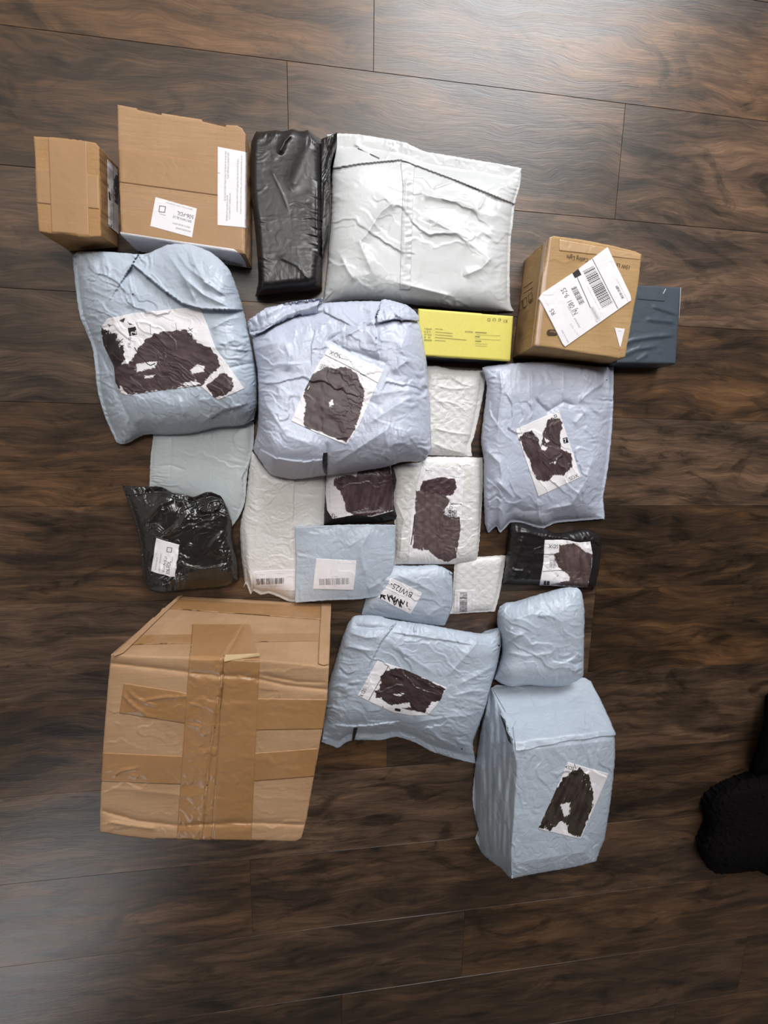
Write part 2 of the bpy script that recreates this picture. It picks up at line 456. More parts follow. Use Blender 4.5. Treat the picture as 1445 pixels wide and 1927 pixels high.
# ---- printing
_tcache = {}
def glyphs(s):
    if s in _tcache: return _tcache[s]
    cu = bpy.data.curves.new('t', 'FONT'); cu.body = s; cu.size = 1; cu.resolution_u = 3
    o = bpy.data.objects.new('t', cu); COL.objects.link(o)
    me = bpy.data.meshes.new_from_object(o.evaluated_get(bpy.context.evaluated_depsgraph_get()))
    me.calc_loop_triangles()
    v = np.array([tuple(a.co)[:2] for a in me.vertices]).reshape(-1, 2); t = np.array([tuple(a.vertices) for a in me.loop_triangles]).reshape(-1, 3)
    bpy.data.objects.remove(o); bpy.data.curves.remove(cu); bpy.data.meshes.remove(me)
    _tcache[s] = (v, t); return v, t
K = np.array(lin(38, 34, 36)[:3]); WHT = np.array(lin(228, 224, 228)[:3])
def mixc(C, m, col): return C*(1-m[..., None])+np.array(col)[:3]*m[..., None]
def textop(s, o, size, deg=0, col=K, bold=0, wide=1.0, flip=False):
    """deg: reading direction in the picture, clockwise from right"""
    def f(X, Y, C):
        v, t = glyphs(s)
        if len(t) == 0: return C
        a = math.radians(deg); ex = np.array([math.cos(a), math.sin(a)]); ey = np.array([math.sin(a), -math.cos(a)])
        gx = ((X-o[0])*ex[0]+(Y-o[1])*ex[1])/size/wide; gy = ((X-o[0])*ey[0]+(Y-o[1])*ey[1])/size
        box = (gx > v[:, 0].min()-.1) & (gx < v[:, 0].max()+.1) & (gy > v[:, 1].min()-.1) & (gy < v[:, 1].max()+.1)
        qx = gx[box]; qy = gy[box]; m = np.zeros(qx.shape)
        for (i, j, k) in t:
            (x0, y0), (x1, y1), (x2, y2) = v[i], v[j], v[k]
            A = (x1-x0)*(y2-y0)-(x2-x0)*(y1-y0)
            if abs(A) < 1e-9: continue
            s0 = ((x1-qx)*(y2-qy)-(x2-qx)*(y1-qy))/A; s1 = ((x2-qx)*(y0-qy)-(x0-qx)*(y2-qy))/A
            e = -bold
            m[(s0 >= e) & (s1 >= e) & (1-s0-s1 >= e)] = 1
        M = np.zeros(X.shape); M[box] = m
        return mixc(C, M, col)
    return f
def inkop(poly, holes=(), rag=2.5, ang=60, dry=.5, c1=(62, 47, 49), c2=(82, 67, 70), seed=3):
    def f(X, Y, C):
        a = math.radians(ang); s = X*math.cos(a)+Y*math.sin(a); t = -X*math.sin(a)+Y*math.cos(a)
        d = sdist(X, Y, poly)+rag*.45*noise(s/16, t/2.8, seed)*1.3+rag*.9*noise(X/8, Y/8, seed+1)
        for h in holes:
            d = np.maximum(d, -(sdist(X, Y, h)+rag*.8*noise(s/9, t/1.8, seed+2)))
        m = np.clip(.5-d/1.2, 0, 1)
        gap = (noise(s/11, t/1.7, seed+5)+.6*noise(X/7, Y/7, seed+6))
        m = m*(1-np.clip((gap-.62-dry*.75*np.clip((-d-1.5)/6, 0, 1))*4, 0, 1))
        n = np.clip(.5+fbm(s/30, t/8, seed+8), 0, 1)
        col = np.array(lin(*c1)[:3])*(1-n[..., None])+np.array(lin(*c2)[:3])*n[..., None]
        return C*(1-m[..., None])+col*m[..., None]
    return f
def rectop(o, ln, ht, deg, col=K):
    def f(X, Y, C):
        a = math.radians(deg); u = (X-o[0])*math.cos(a)+(Y-o[1])*math.sin(a); v = -(X-o[0])*math.sin(a)+(Y-o[1])*math.cos(a)
        return mixc(C, ((u >= 0) & (u <= ln) & (v >= 0) & (v <= ht)).astype(float), col)
    return f
def barop(o, ln, ht, deg, seed=1, unit=.8, col=K, strength=1):
    """bars standing across the direction deg, starting at o"""
    rnd = random.Random(seed); edges = []; x = 0
    while x < ln:
        wd = rnd.choice((.5, .8, 1.1, 1.7))*unit; edges.append((x, x+wd)); x += wd+rnd.choice((.6, .9, 1.3))*unit
    def f(X, Y, C):
        a = math.radians(deg); u = (X-o[0])*math.cos(a)+(Y-o[1])*math.sin(a); v = -(X-o[0])*math.sin(a)+(Y-o[1])*math.cos(a)
        m = np.zeros(X.shape); ins = (v >= 0) & (v <= ht)
        for e0, e1 in edges: m[ins & (u >= e0) & (u <= e1)] = strength
        return mixc(C, m, col)
    return f
def dashop(o, ln, deg, th=.9, seed=1, col=(.33, .33, .34), density=.2):
    """a row of print too small to read"""
    def f(X, Y, C):
        a = math.radians(deg); u = (X-o[0])*math.cos(a)+(Y-o[1])*math.sin(a); v = -(X-o[0])*math.sin(a)+(Y-o[1])*math.cos(a)
        m = ((u >= 0) & (u <= ln) & (np.abs(v) <= th) & (_h(np.floor(u/.8).astype(int), np.floor(v/.8).astype(int), seed) > density))*.7
        return mixc(C, m, col)
    return f
def strokeop(pts, wd=.7, col=K, strength=1):
    def f(X, Y, C):
        d, _, _ = polyline_d(X, Y, pts)
        return mixc(C, np.clip(1-(d-wd)/.5, 0, 1)*strength, col)
    return f
def boxop(o, a, b, deg, wd=.5, col=K):
    r = math.radians(deg); ex = (math.cos(r), math.sin(r)); ey = (-math.sin(r), math.cos(r))
    P = [(o[0]+ex[0]*u+ey[0]*v, o[1]+ex[1]*u+ey[1]*v) for u, v in ((0, 0), (a, 0), (a, b), (0, b), (0, 0))]
    return strokeop(P, wd, col)
def paper(name, parent, quad, on, ops, mat=None, base=WHT, step=.55, off=.0008, lift=None, coarse=3, label=None, edges=None):
    TL, TR, BR, BL = quad
    t, r, b, l = ([TL, TR], [TR, BR], [BL, BR], [TL, BL]) if edges is None else edges
    def colf(X, Y, U, V):
        C = np.ones(X.shape+(3,))*base
        C = C*(1-.03*fbm(X/20, Y/20, 5))[..., None]
        for op in ops: C = op(X, Y, C)
        return C
    o = sheet(name, parent, mat or LABEL, t, r, b, l, on, off, step, colf, lift=lift, coarse=coarse)
    if label: o['label'] = label
    return o
def lettering(name, parent, s, o, size, deg, mat, on, wide=1.0, off=.0009):
    v, t = glyphs(s)
    a = math.radians(deg); ex = np.array([math.cos(a), math.sin(a)])*size*wide; ey = np.array([math.sin(a), -math.cos(a)])*size
    P = np.array(o)+v[:, :1]*ex+v[:, 1:]*ey
    W = cast(P[:, 0], P[:, 1], [BVH[x.name] for x in on], off)
    return make_mesh(name, W, [tuple(q) for q in t], mat, parent, False)
def blots(name, parent, polys, mat, on, off=.0008):
    """flat printed shapes (bars, frames), each a quad in picture points"""
    V = []; Fc = []
    for q in polys:
        q = np.array(q, float); k = len(V)
        W = cast(q[:, 0], q[:, 1], [BVH[x.name] for x in on], off)
        V += list(W); Fc.append(tuple(range(k, k+len(q)))[::-1])
    return make_mesh(name, V, Fc, mat, parent, False)
def line_q(x0, y0, x1, y1, wd):
    L = math.hypot(x1-x0, y1-y0); nx, ny = -(y1-y0)/L*wd/2, (x1-x0)/L*wd/2
    return [(x0+nx, y0+ny), (x1+nx, y1+ny), (x1-nx, y1-ny), (x0-nx, y0-ny)]

# ---------------------------------------------------------------- the room
def struct(o): o['kind'] = 'structure'; return o
SEAMS = [2.60, 2.41, 2.22, 2.03, 1.84, 1.65, 1.46, 1.21, 1.018, .828, .640, .448, .265, .082, -.100, -.283, -.480, -.682, -.882, -1.085, -1.285, -1.48, -1.68, -1.88, -2.08, -2.28, -2.5]
ENDS = {9: [.058-1.22, .058, 1.28], 10: [-1.3, -.085, .519, 1.75], 11: [-1.0, .30, 1.5], 12: [-1.55, -.35, .95], 13: [-.9, .42, 1.55], 14: [-1.3, -.05, 1.2],
        15: [-.66, .555, 1.8], 16: [-1.3, .1, 1.33], 17: [-.9, .42, 1.6], 18: [-1.4, -.2, 1.0], 19: [-.9, .296, 1.5], 20: [-1.3, .0, 1.1]}
rnd = random.Random(4)
fv = []; ff = []; fc = []
for i in range(len(SEAMS)-1):
    y1, y0 = SEAMS[i], SEAMS[i+1]
    xs = ENDS.get(i+0, None)
    xs = [-2.4]+(xs if xs else [rnd.uniform(-1.6, -.8), rnd.uniform(-.3, .3), rnd.uniform(.9, 1.5)])+[3.1]
    for a, b in zip(xs[:-1], xs[1:]):
        g = .0006; bz = -.0012; k = len(fv)
        tone = rnd.random(); off = rnd.random()
        o_ = [(a, y0, bz), (b, y0, bz), (b, y1, bz), (a, y1, bz)]
        i_ = [(a+g, y0+g, 0), (b-g, y0+g, 0), (b-g, y1-g, 0), (a+g, y1-g, 0)]
        fv += o_+i_; fc += [(tone, off, rnd.random())]*8
        ff.append((k+4, k+5, k+6, k+7))
        for q in range(4): ff.append((k+q, k+(q+1) % 4, k+4+(q+1) % 4, k+4+q))
k = len(fv); fv += [(-2.4, -2.5, -.02), (3.1, -2.5, -.02), (3.1, 2.6, -.02), (-2.4, 2.6, -.02)]; fc += [(0, 0, 0)]*4; ff.append((k+3, k+2, k+1, k))

def wood():
    m, nt, b = newmat('dark_wood_planks'); L = nt.links.new
    def M(op, a=None, c=None, **k):
        n = node(nt, 'ShaderNodeMath', operation=op)
        for i, v in enumerate((a, c)):
            if v is None: continue
            if hasattr(v, 'links'): L(v, n.inputs[i])
            else: n.inputs[i].default_value = v
        return n.outputs[0]
    tc = node(nt, 'ShaderNodeTexCoord'); at = node(nt, 'ShaderNodeAttribute', attribute_name='ink')
    sp = node(nt, 'ShaderNodeSeparateColor'); L(at.outputs['Color'], sp.inputs[0])
    tone, offr, r3 = sp.outputs[0], sp.outputs[1], sp.outputs[2]
    cx = node(nt, 'ShaderNodeCombineXYZ'); L(M('MULTIPLY', offr, 7.0), cx.inputs[0]); L(M('MULTIPLY', r3, 9.0), cx.inputs[1]); L(M('MULTIPLY', offr, 5.0), cx.inputs[2])
    va = node(nt, 'ShaderNodeVectorMath', operation='ADD'); L(tc.outputs['Object'], va.inputs[0]); L(cx.outputs[0], va.inputs[1])
    # slow warp so that the grain bends around knots
    wn = node(nt, 'ShaderNodeTexNoise'); wn.inputs['Scale'].default_value = 1; wn.inputs['Detail'].default_value = 2.5
    mpw = node(nt, 'ShaderNodeMapping'); mpw.inputs['Scale'].default_value = (4.5, 11, 1); L(va.outputs[0], mpw.inputs[0]); L(mpw.outputs[0], wn.inputs['Vector'])
    wv = node(nt, 'ShaderNodeVectorMath', operation='MULTIPLY_ADD'); wv.inputs[1].default_value = (.05, .075, 0)
    L(wn.outputs['Color'], wv.inputs[0]); L(va.outputs[0], wv.inputs[2])
    def nz(sx, sy, det, dist=0, rough=.55, src=wv.outputs[0]):
        mp = node(nt, 'ShaderNodeMapping'); mp.inputs['Scale'].default_value = (sx, sy, 1); L(src, mp.inputs[0])
        n = node(nt, 'ShaderNodeTexNoise'); n.inputs['Scale'].default_value = 1; n.inputs['Detail'].default_value = det
        n.inputs['Distortion'].default_value = dist; n.inputs['Roughness'].default_value = rough; L(mp.outputs[0], n.inputs['Vector']); return n.outputs['Fac']
    big = nz(2.4, 10, 5, .9, .62); mid = nz(7, 62, 5, .5, .65); fine = nz(22, 480, 3, 0, .6); knots = nz(5, 13, 6, 1.6, .68, va.outputs[0])
    def ramp(src, stops):
        r = node(nt, 'ShaderNodeValToRGB'); el = r.color_ramp.elements
        while len(el) < len(stops): el.new(.5)
        for e, (p, c) in zip(el, stops): e.position = p; e.color = c
        L(src, r.inputs[0]); return r.outputs[0]
    g = M('ADD', M('MULTIPLY', big, .46), M('ADD', M('MULTIPLY', mid, .34), M('MULTIPLY', fine, .20)))
    g = M('ADD', g, M('MULTIPLY', M('SUBTRACT', tone, .5), .05))
    base = ramp(g, [(.36, lin(38, 29, 22)), (.45, lin(64, 47, 33)), (.52, lin(90, 64, 41)), (.59, lin(116, 82, 51)), (.68, lin(144, 103, 65))])
    kn = ramp(knots, [(.53, (1, 1, 1, 1)), (.64, (.30, .32, .34, 1))])
    mm = node(nt, 'ShaderNodeMix', data_type='RGBA', blend_type='MULTIPLY'); mm.inputs[0].default_value = .85; L(base, mm.inputs[6]); L(kn, mm.inputs[7])
    # greyer boards
    hs = node(nt, 'ShaderNodeHueSaturation'); L(mm.outputs[2], hs.inputs['Color']); L(M('ADD', M('MULTIPLY', r3, .22), .78), hs.inputs['Saturation']); L(M('ADD', M('MULTIPLY', offr, .2), .66), hs.inputs['Value'])
    L(hs.outputs[0], b.inputs['Base Color'])
    rg = M('ADD', M('MULTIPLY', mid, .16), .28); L(rg, b.inputs['Roughness'])
    b.inputs['Specular IOR Level'].default_value = .62
    hh = M('ADD', M('MULTIPLY', fine, .5), M('MULTIPLY', mid, .8))
    bp = node(nt, 'ShaderNodeBump'); bp.inputs['Strength'].default_value = .35; bp.inputs['Distance'].default_value = .0012; L(hh, bp.inputs['Height']); L(bp.outputs[0], b.inputs['Normal'])
    return m
struct(make_mesh('floor', fv, ff, wood(), None, False, np.array(fc)))
WALL = plain('wall_paint', lin(196, 192, 186), .8, .2); CEIL = plain('ceiling_paint', lin(225, 224, 220), .9, .1); TRIM = plain('white_trim', lin(225, 225, 222), .5)
def boxes(name, bx, mat, parent=None, bev=0):
    V = []; Fc = []
    for (x0, y0, z0, x1, y1, z1) in bx:
        k = len(V); V += [(x0, y0, z0), (x1, y0, z0), (x1, y1, z0), (x0, y1, z0), (x0, y0, z1), (x1, y0, z1), (x1, y1, z1), (x0, y1, z1)]
        Fc += [(k+3, k+2, k+1, k), (k+4, k+5, k+6, k+7), (k, k+1, k+5, k+4), (k+1, k+2, k+6, k+5), (k+2, k+3, k+7, k+6), (k+3, k, k+4, k+7)]
    o = make_mesh(name, V, Fc, mat, parent, False)
    if bev:
        md = o.modifiers.new('b', 'BEVEL'); md.width = bev; md.segments = 2
    return o
struct(boxes('wall_left', [(-2.5, -2.6, 0, -2.4, 2.7, 2.5)], WALL)); struct(boxes('wall_right', [(3.1, -2.6, 0, 3.2, 2.7, 2.5)], plain('dark_wall_paint', lin(92, 86, 80), .8, .2)))
struct(boxes('wall_front', [(-2.4, -2.6, 0, 3.1, -2.5, 2.5)], plain('front_wall_paint', lin(110, 104, 98), .8, .2)))
struct(boxes('wall_back', [(-2.4, 2.6, 0, .2, 2.7, 2.5), (1.7, 2.6, 0, 3.1, 2.7, 2.5), (.2, 2.6, 0, 1.7, 2.7, .9), (.2, 2.6, 2.2, 1.7, 2.7, 2.5)], WALL))
struct(boxes('ceiling', [(-2.5, -2.6, 2.5, 3.2, 2.7, 2.6)], CEIL))
struct(boxes('added_dark_panel', [(-2.4, -2.5, 2.32, 3.1, .6, 2.5)], plain('dark_panel_finish', lin(62, 50, 42), .7, .2)))  # unseen overhead panel, added to keep the nearer floor reflections dark
wf = struct(boxes('window_1', [(.2, 2.62, .9, .25, 2.68, 2.2), (1.65, 2.62, .9, 1.7, 2.68, 2.2), (.25, 2.62, .9, 1.65, 2.68, .95), (.25, 2.62, 2.15, 1.65, 2.68, 2.2), (.93, 2.62, .95, .97, 2.68, 2.15)], TRIM))
struct(boxes('baseboard_back', [(-2.4, 2.585, 0, 3.1, 2.6, .1)], TRIM)); struct(boxes('baseboard_right', [(3.085, -2.5, 0, 3.1, 2.585, .1)], TRIM))

# ---------------------------------------------------------------- cardboard boxes
def carton(parent, mat, TL, TR, BR, BL, h, base=None, name='carton', sides=None, **k):
    bp = base or [drop(*p, h) for p in (TL, TR, BR, BL)]
    t, r, b, l = sides or ([TL, TR], [TR, BR], [BL, BR], [TL, BL])
    kw = dict(ze=h-.0012, top_h=h, w=(.025,)*4, ab=(2, 2), amp=.0006, pucker=.0003, wig=.5, nring=22, base_pts=bp, smooth=False, stretch=3, scale=60)
    kw.update(k)
    return bag(name, parent, mat, t, r, b, l, **kw)
def strip(name, parent, mat, TL, TR, BR, BL, on, off=.0005, step=2.2, amp=.0, seed=3, lift=None, coarse=2, label=None):
    lf = lift
    if amp and lift is None: lf = lambda X, Y, U, V: amp*np.clip(crumple(X, Y, seed, 22, 20, 2), -.2, 2)*np.clip(np.minimum(np.minimum(U, 1-U)*20, np.minimum(V, 1-V)*20), 0, 1)
    o = sheet(name, parent, mat, [TL, TR], [TR, BR], [BL, BR], [TL, BL], on, off, step, lift=lf, coarse=coarse)
    if label: o['label'] = label
    return o

# small box, far left
t = thing('cardboard_box', 'small plain cardboard box sealed with tan tape, leftmost of the boxes', 'box')
c = carton(t, CARD3, (63, 256.5), (186, 275), (189.5, 445), (73, 436), .066, base=[(128, 320), (221, 313), (222.5, 466), (131, 473)],
           sides=([(63, 256.5), (110, 260), (165, 266), (180, 269), (187, 277)], [(187, 277), (188, 350), (190, 446)], [(73, 436), (100, 441), (116, 440), (150, 446), (170, 447), (190, 446)], [(63, 256.5), (66, 300), (68, 370), (73, 436)]), seed=4)
strip('packing_tape', t, TAPE2, (64, 318), (189, 331), (190, 394), (71, 382), [c], off=.0004)
strip('packing_tape', t, TAPE2, (91, 258.5), (163, 265.5), (168, 447), (98, 441), [c], off=.0007)
paper('shipping_label', t, ((201, 299), (219.5, 318), (222, 440), (203, 424)), [c],
      [inkop([(213, 335), (217, 328), (221, 331), (221, 386), (215, 380)], rag=1.2, c1=(18, 15, 17), c2=(28, 24, 26)),
       inkop([(201, 345), (204, 349), (208, 378), (204, 376)], rag=1.5, c1=(22, 18, 20), c2=(30, 26, 28)),
       textop('2', (208.5, 429), 15, -80), strokeop([(212, 310), (213, 430)], .3, strength=.6),
       dashop((208, 340), 40, 88, .8, 3), dashop((207, 385), 30, 88, .8, 5)])

# large box with three labels
t = thing('cardboard_box', 'flat wide cardboard box with three white labels, beside the long black parcel', 'box')
c = carton(t, CARD, (221, 197), (462, 240), (461, 478), (228, 441), .05,
           sides=([(221, 197), (257.5, 204), (258, 206.5), (304, 216), (304.5, 213), (380, 225), (381, 227.5), (425, 238), (426, 235), (446, 236), (455, 241), (462, 252)],
                  [(462, 252), (461, 360), (461, 478)], [(228, 441), (300, 452), (380, 465), (461, 478)], [(221, 197), (222, 260), (225, 360), (228, 441)]), seed=9)
strip('packing_tape', t, TAPE2, (224, 281), (461, 316), (461, 375), (226, 343), [c], amp=.0006)
strip('packing_tape', t, TAPE2, (226, 402), (461, 412), (461, 478), (228, 441), [c])
SLOT = plain('bare_card_edge', lin(96, 72, 52), .9)
for q_ in ((259, 205, 303, 215, 2.2), (381, 226, 424, 236.5, 2.2)): blots('flap_slot', t, [line_q(*q_)], SLOT, [c])
paper('return_label', t, ((410, 277), (463, 287), (462, 429), (409.5, 424)), [c],
      [dashop((425, 285+0), 134-40, 91, 1.6, 3), dashop((430, 287), 50, 91, 1.6, 4), dashop((428, 368), 48, 91, 1.6, 5), dashop((433, 364), 50, 91, 1.4, 6), dashop((448, 300), 100, 91, 1.4, 7),
       dashop((455, 293), 110, 91, 1.2, 8)], label='white label of small print wrapping the right edge')
paper('address_label', t, ((293, 371.5), (370.5, 393), (361.5, 447.5), (283, 426)), [c],
      [textop('506-FDL', (366, 406.5), 10.8, 195.5, wide=.86, bold=.03), textop('BROWN BLUE', (361, 415.5), 6.5, 195.5, wide=.88), boxop((301, 388), 11, 11, 8, .4), dashop((358, 429), 34, 195, 1.6, 3),
       dashop((360, 437), 30, 195, 1.8, 4), dashop((362, 395), 52, 195, .9, 5), dashop((345, 386), 30, 195, .8, 6), dashop((312, 406), 12, 195, 1.2, 6)],
      label='white rounded label printed 506-FDL, upside down')
paper('shipping_label', t, ((228, 438), (460, 475), (468, 514), (240, 473)), [c],
      [barop((414, 487), 44, 22, 14, 4, 1.0), dashop((300, 455), 40, 8, .8, 4), dashop((228, 447), 22, 8, .8, 4), dashop((396, 473), 24, 8, .6, 5)],
      edges=([(228, 438), (330, 454), (440, 470), (453, 478)], [(453, 478), (462, 492), (468, 514)], [(242, 473), (300, 478), (400, 498), (435, 512), (468, 514)], [(228, 438), (232, 455), (242, 473)]),
      off=.0012, lift=lambda X, Y, U, V: .0015+.003*V*(U > .5), label='white label folded over the lower edge, barcode at its right end')

# ceiling light box
t = thing('cardboard_box', 'worn ochre cardboard box with large slanted shipping label, right of the white glossy mailer', 'box')
c = carton(t, CARD2, (1033.5, 446), (1207, 477), (1176, 672), (1004, 651), .086, base=[(987, 490), (1142, 520), (1140, 688), (964, 674)],
           sides=([(1033.5, 447), (1042, 444), (1100, 452), (1150, 462), (1195, 473), (1207, 479)], [(1207, 479), (1200, 540), (1187, 610), (1176, 672)],
                  [(1004, 651), (1040, 655), (1090, 664), (1140, 671), (1165, 675), (1176, 672)], [(1033.5, 447), (1020, 520), (1010, 600), (1004, 651)]), seed=15, amp=.0012)
strip('packing_tape', t, film('dull_tape', lin(188, 160, 138), .3, .15, 60), (1024, 449), (1038, 446), (1015, 652), (1000, 652), [c], label='greyish tape band along the left edge')
strip('packing_tape', t, film('clear_tape_over_card', lin(186, 152, 112), .22, .2, 60), (1052, 450), (1206, 479), (1205, 489), (1052, 472), [c], off=.0004, amp=.0008)
lettering('printed_title', t, '15W LED Flush Mount Ceiling Light', (1186, 500), 10.8, 189.5, PRINTK, [c], wide=.77, off=.0009)
pill = blots('brand_pill', t, [[(1031+6*math.cos(a)*(1) if False else (1044 if math.cos(a) > 0 else 1034)+5.5*math.cos(a), 626+5.8*math.sin(a)) for a in np.linspace(0, 6.283, 24, endpoint=False)]], PRINTK, [c], .0008)
lettering('printed_mark', pill, 'Vion', (1046, 623), 6.5, 182, plain('card_print', lin(178, 140, 92), .7), [c], off=.0013)
fr = []
for (x, y) in ((977, 586), (985.5, 580), (996, 571)):
    fr += [line_q(x, y, x+7, y-5, .7), line_q(x+7, y-5, x+5, y-21, .7), line_q(x-2+.6, y-15, x+5, y-21, .7), line_q(x, y, x-1.6, y-15, .7)]
fr += [[(975, 584), (979, 580), (978.5, 583)], [(986, 581), (990, 575), (989, 580)], line_q(1001, 562, 999, 572, .8), line_q(998.5, 563, 997, 572, .8), line_q(986, 542, 1003, 530, 1.0), line_q(985, 553, 1003, 541, 1.0)]
blots('handling_icons', t, fr, PRINTK, [c])
paper('shipping_label', t, ((1142, 466), (1187, 566), (1062.5, 653), (1013.5, 560)), [c],
      [rectop((1087, 506.5), 13, 14, 61.5), strokeop([(1084, 521), (1109, 578), (1122, 607)], .45), strokeop([(1113, 487), (1146, 552), (1161, 581)], .4),
       barop((1116, 501), 80, 23, 62.5, 3, 1.1), barop((1083, 539), 36, 11, 63, 8, .9),
       textop('NJ 081  9-25', (1087.5, 590), 14, 242.5, wide=.76), textop('RS', (1045, 591), 12.5, 242, wide=.9), rectop((1116, 577), 30, 9, 62, WHT*.84),
       dashop((1124, 602), 26, 242, 2, 14), dashop((1090, 618), 22, 242, 1.5, 4), dashop((1078, 596), 22, 242, 1.5, 7),
       barop((1161, 538), 26, 5, 62, 12, .8), dashop((1158, 525), 50, 62, .6, 4), dashop((1148, 492), 22, 62, .7, 6, density=.6), dashop((1022, 560), 30, 62, .8, 5, density=.6),
       dashop((1104, 540), 50, 62, .7, 9, density=.4), dashop((1056, 622), 26, 62, 1.5, 13, density=.4), dashop((1072, 610), 40, 55, 1.4, 12, density=.6)],
      edges=([(1142, 466), (1165, 514), (1185, 556), (1186.5, 566)], [(1186.5, 566), (1182, 569), (1124, 610), (1062.5, 653)], [(1014, 562), (1038, 608), (1058, 648), (1062.5, 653)], [(1142, 466), (1080, 512), (1020, 552), (1014, 562)]),
      off=.0016, label='white slanted label with two barcodes, NJ 081 9-25 and RS')
paper('torn_sticker', t, ((1156, 617), (1175, 619), (1167, 653), (1165.5, 653)), [c], [dashop((1162, 623), 8, 5, .7, 3)], label='small torn white triangle of paper')

# slate parcel
t = thing('wrapped_parcel', 'slate blue film-wrapped flat parcel half hidden by the ochre box', 'parcel')
c = carton(t, SLATE, (1173, 535), (1281, 541), (1271, 685), (1160, 683), .042, name='wrapping',
           amp=.0008, folds=[([(1155, 655), (1190, 640), (1225, 634), (1272, 630)], 'G', .0022, 4), ([(1160, 672), (1200, 657), (1240, 650)], 'G', .002, 4), ([(1215, 600), (1272, 606)], 'G', .0015, 4), ([(1225, 575), (1278, 592)], 'G', .0015, 4), ([(1196, 680), (1222, 664)], 'G', .0015, 4)])
blots('tape_edge', t, [line_q(1280, 542, 1277, 600, .8)], WHITELAB, [c])
blots('film_tear', t, [line_q(1252, 544, 1247, 553, 1)], WHITELAB, [c])
o = paper('return_sticker', t, ((1200, 553), (1250, 556), (1250, 567), (1200, 563)), [c], [], mat=SLATE, base=WHT*.1); o['label'] = 'dark rectangular sticker under the wrap'

# yellow carton
t = thing('carton', 'bright yellow carton with dark sides and fine Chinese print, below the white glossy mailer', 'box')
c = carton(t, NAVY, (787, 581), (965.5, 595), (960, 679.5), (783, 669), .036, amp=0, pucker=0, wig=0, name='carton_body')
face = strip('yellow_face', t, YELLOW, (786.8, 581.2), (965.6, 594.9), (960, 679.6), (783, 669.2), [c], coarse=None, label='bright yellow printed top')
PR = plain('grey_print', lin(96, 92, 66), .6)
L1 = ['产品名称：', '出 品 方：', '生产企业：', '地    址：', '服务热线：']
for i, s in enumerate(L1):
    lettering('printed_line', face, s, (797.5, 620.5+i*5.2), 3.6, 3, PR, [c], off=.0013)
lettering('printed_line', face, '执行标准：', (874, 625.5), 3.8, 4, PR, [c], off=.0013)
rr = random.Random(2); q = []
def row(x, y, n, deg=5, h=1.0, wl=(1.0, 2.2)):
    a = math.radians(deg); d = 0
    for _ in range(n):
        l = rr.uniform(*wl); q.append(line_q(x+d*math.cos(a), y+d*math.sin(a), x+(d+l)*math.cos(a), y+(d+l)*math.sin(a), h)); d += l+.7
for x, y, n in ((819, 619, 6), (819, 625, 14), (819, 630, 15), (818, 635, 24), (818, 640.5, 9)): row(x, y, n)
for x, y, n, h in ((894, 625.5, 9, 1.5), (896, 630, 20, .6), (894, 633.5, 4, 1.8), (894, 638, 22, .6), (894, 642, 5, 1.8), (894, 647, 10, .6), (894, 651, 10, .6)): row(x, y, n, 3, h)
blots('fine_print', face, q, PR, [c], .0013)
ic = []
for cx0 in (919.5, 929.5):
    for k in range(9):
        if cx0 > 925 and k == 2: continue
        a0 = k*2*math.pi/9; a1 = a0+.5; ic.append(line_q(cx0+2.6*math.cos(a0), 602+2.6*math.sin(a0), cx0+2.6*math.cos(a1), 602+2.6*math.sin(a1), 1.0))
ic += [line_q(938, 600, 938, 606, .6), line_q(938, 600, 941, 600, .6), line_q(941, 600, 941, 605, .6), line_q(940, 602, 943, 602, .6)]
blots('printed_icons', face, ic, PR, [c], .0013)
lettering('printed_mark', face, 'CE', (946, 606.5), 7, 6, PR, [c], off=.0013)

# the big box
def wr(lines, seed, base=.0010, a=.0032, wd=1.6):
    def f(X, Y, U, V):
        z = base*np.clip(crumple(X, Y, seed, 24, 20, 2), -.2, 2)
        for p in lines:
            d, _, tt = polyline_d(X, Y, p); z = z+a*np.exp(-d/wd)*np.clip(np.minimum(tt, 1-tt)*5, .1, 1)
        return z*np.clip(np.minimum(np.minimum(U, 1-U)*25, np.minimum(V, 1-V)*25), 0, 1)
    return f
t = thing('cardboard_box', 'largest tall cardboard box, crumpled and crossed by brown tape, at the lower left', 'box')
H4 = .222
c = carton(t, CARD, (209, 1232), (619, 1250), (567, 1578), (188, 1566), H4, base=[(336, 1121), (623.5, 1136), (587, 1372), (317, 1364)], seed=31, amp=.0016, nring=60, step=2.0,
           sides=([(209, 1232), (300, 1236), (400, 1238), (500, 1243), (570, 1250), (619, 1256)], [(619, 1256), (616, 1310), (609, 1362), (594, 1442), (577, 1540), (567, 1578)],
                  [(188, 1566), (230, 1573), (290, 1580), (295, 1578), (360, 1579), (430, 1580), (500, 1582), (555, 1584), (567, 1578)], [(209, 1232), (203, 1290), (193, 1418), (188, 1530), (188, 1566)]),
           folds=[([(206, 1248), (300, 1258), (380, 1268), (460, 1272), (540, 1290), (618, 1298)], 'R', -.004, 4, 1), ([(480, 1268), (560, 1283), (617, 1285)], 'R', -.003, 3),
                  ([(195, 1527), (260, 1545), (330, 1553), (450, 1548), (572, 1552)], 'R', -.004, 4, 1), ([(195, 1545), (240, 1553), (300, 1560)], 'R', .003, 3),
                  ([(420, 1232), (417, 1290), (408, 1330), (396, 1430), (379, 1580)], 'S', .003, 30, 1), ([(192, 1480), (300, 1492), (380, 1500)], 'R', .0015, 6)])
strip('packing_tape', t, TAPE, (233, 1285), (418, 1314), (418, 1372), (225, 1342), [c], lift=wr([[(225, 1299), (246, 1322), (278, 1346), (300, 1350)], [(262, 1318), (310, 1311), (362, 1309)], [(352, 1322), (380, 1328), (393, 1346)], [(240, 1296), (256, 1312), (300, 1330)]], 5), label='wrinkled brown tape strip ending short of the left edge')
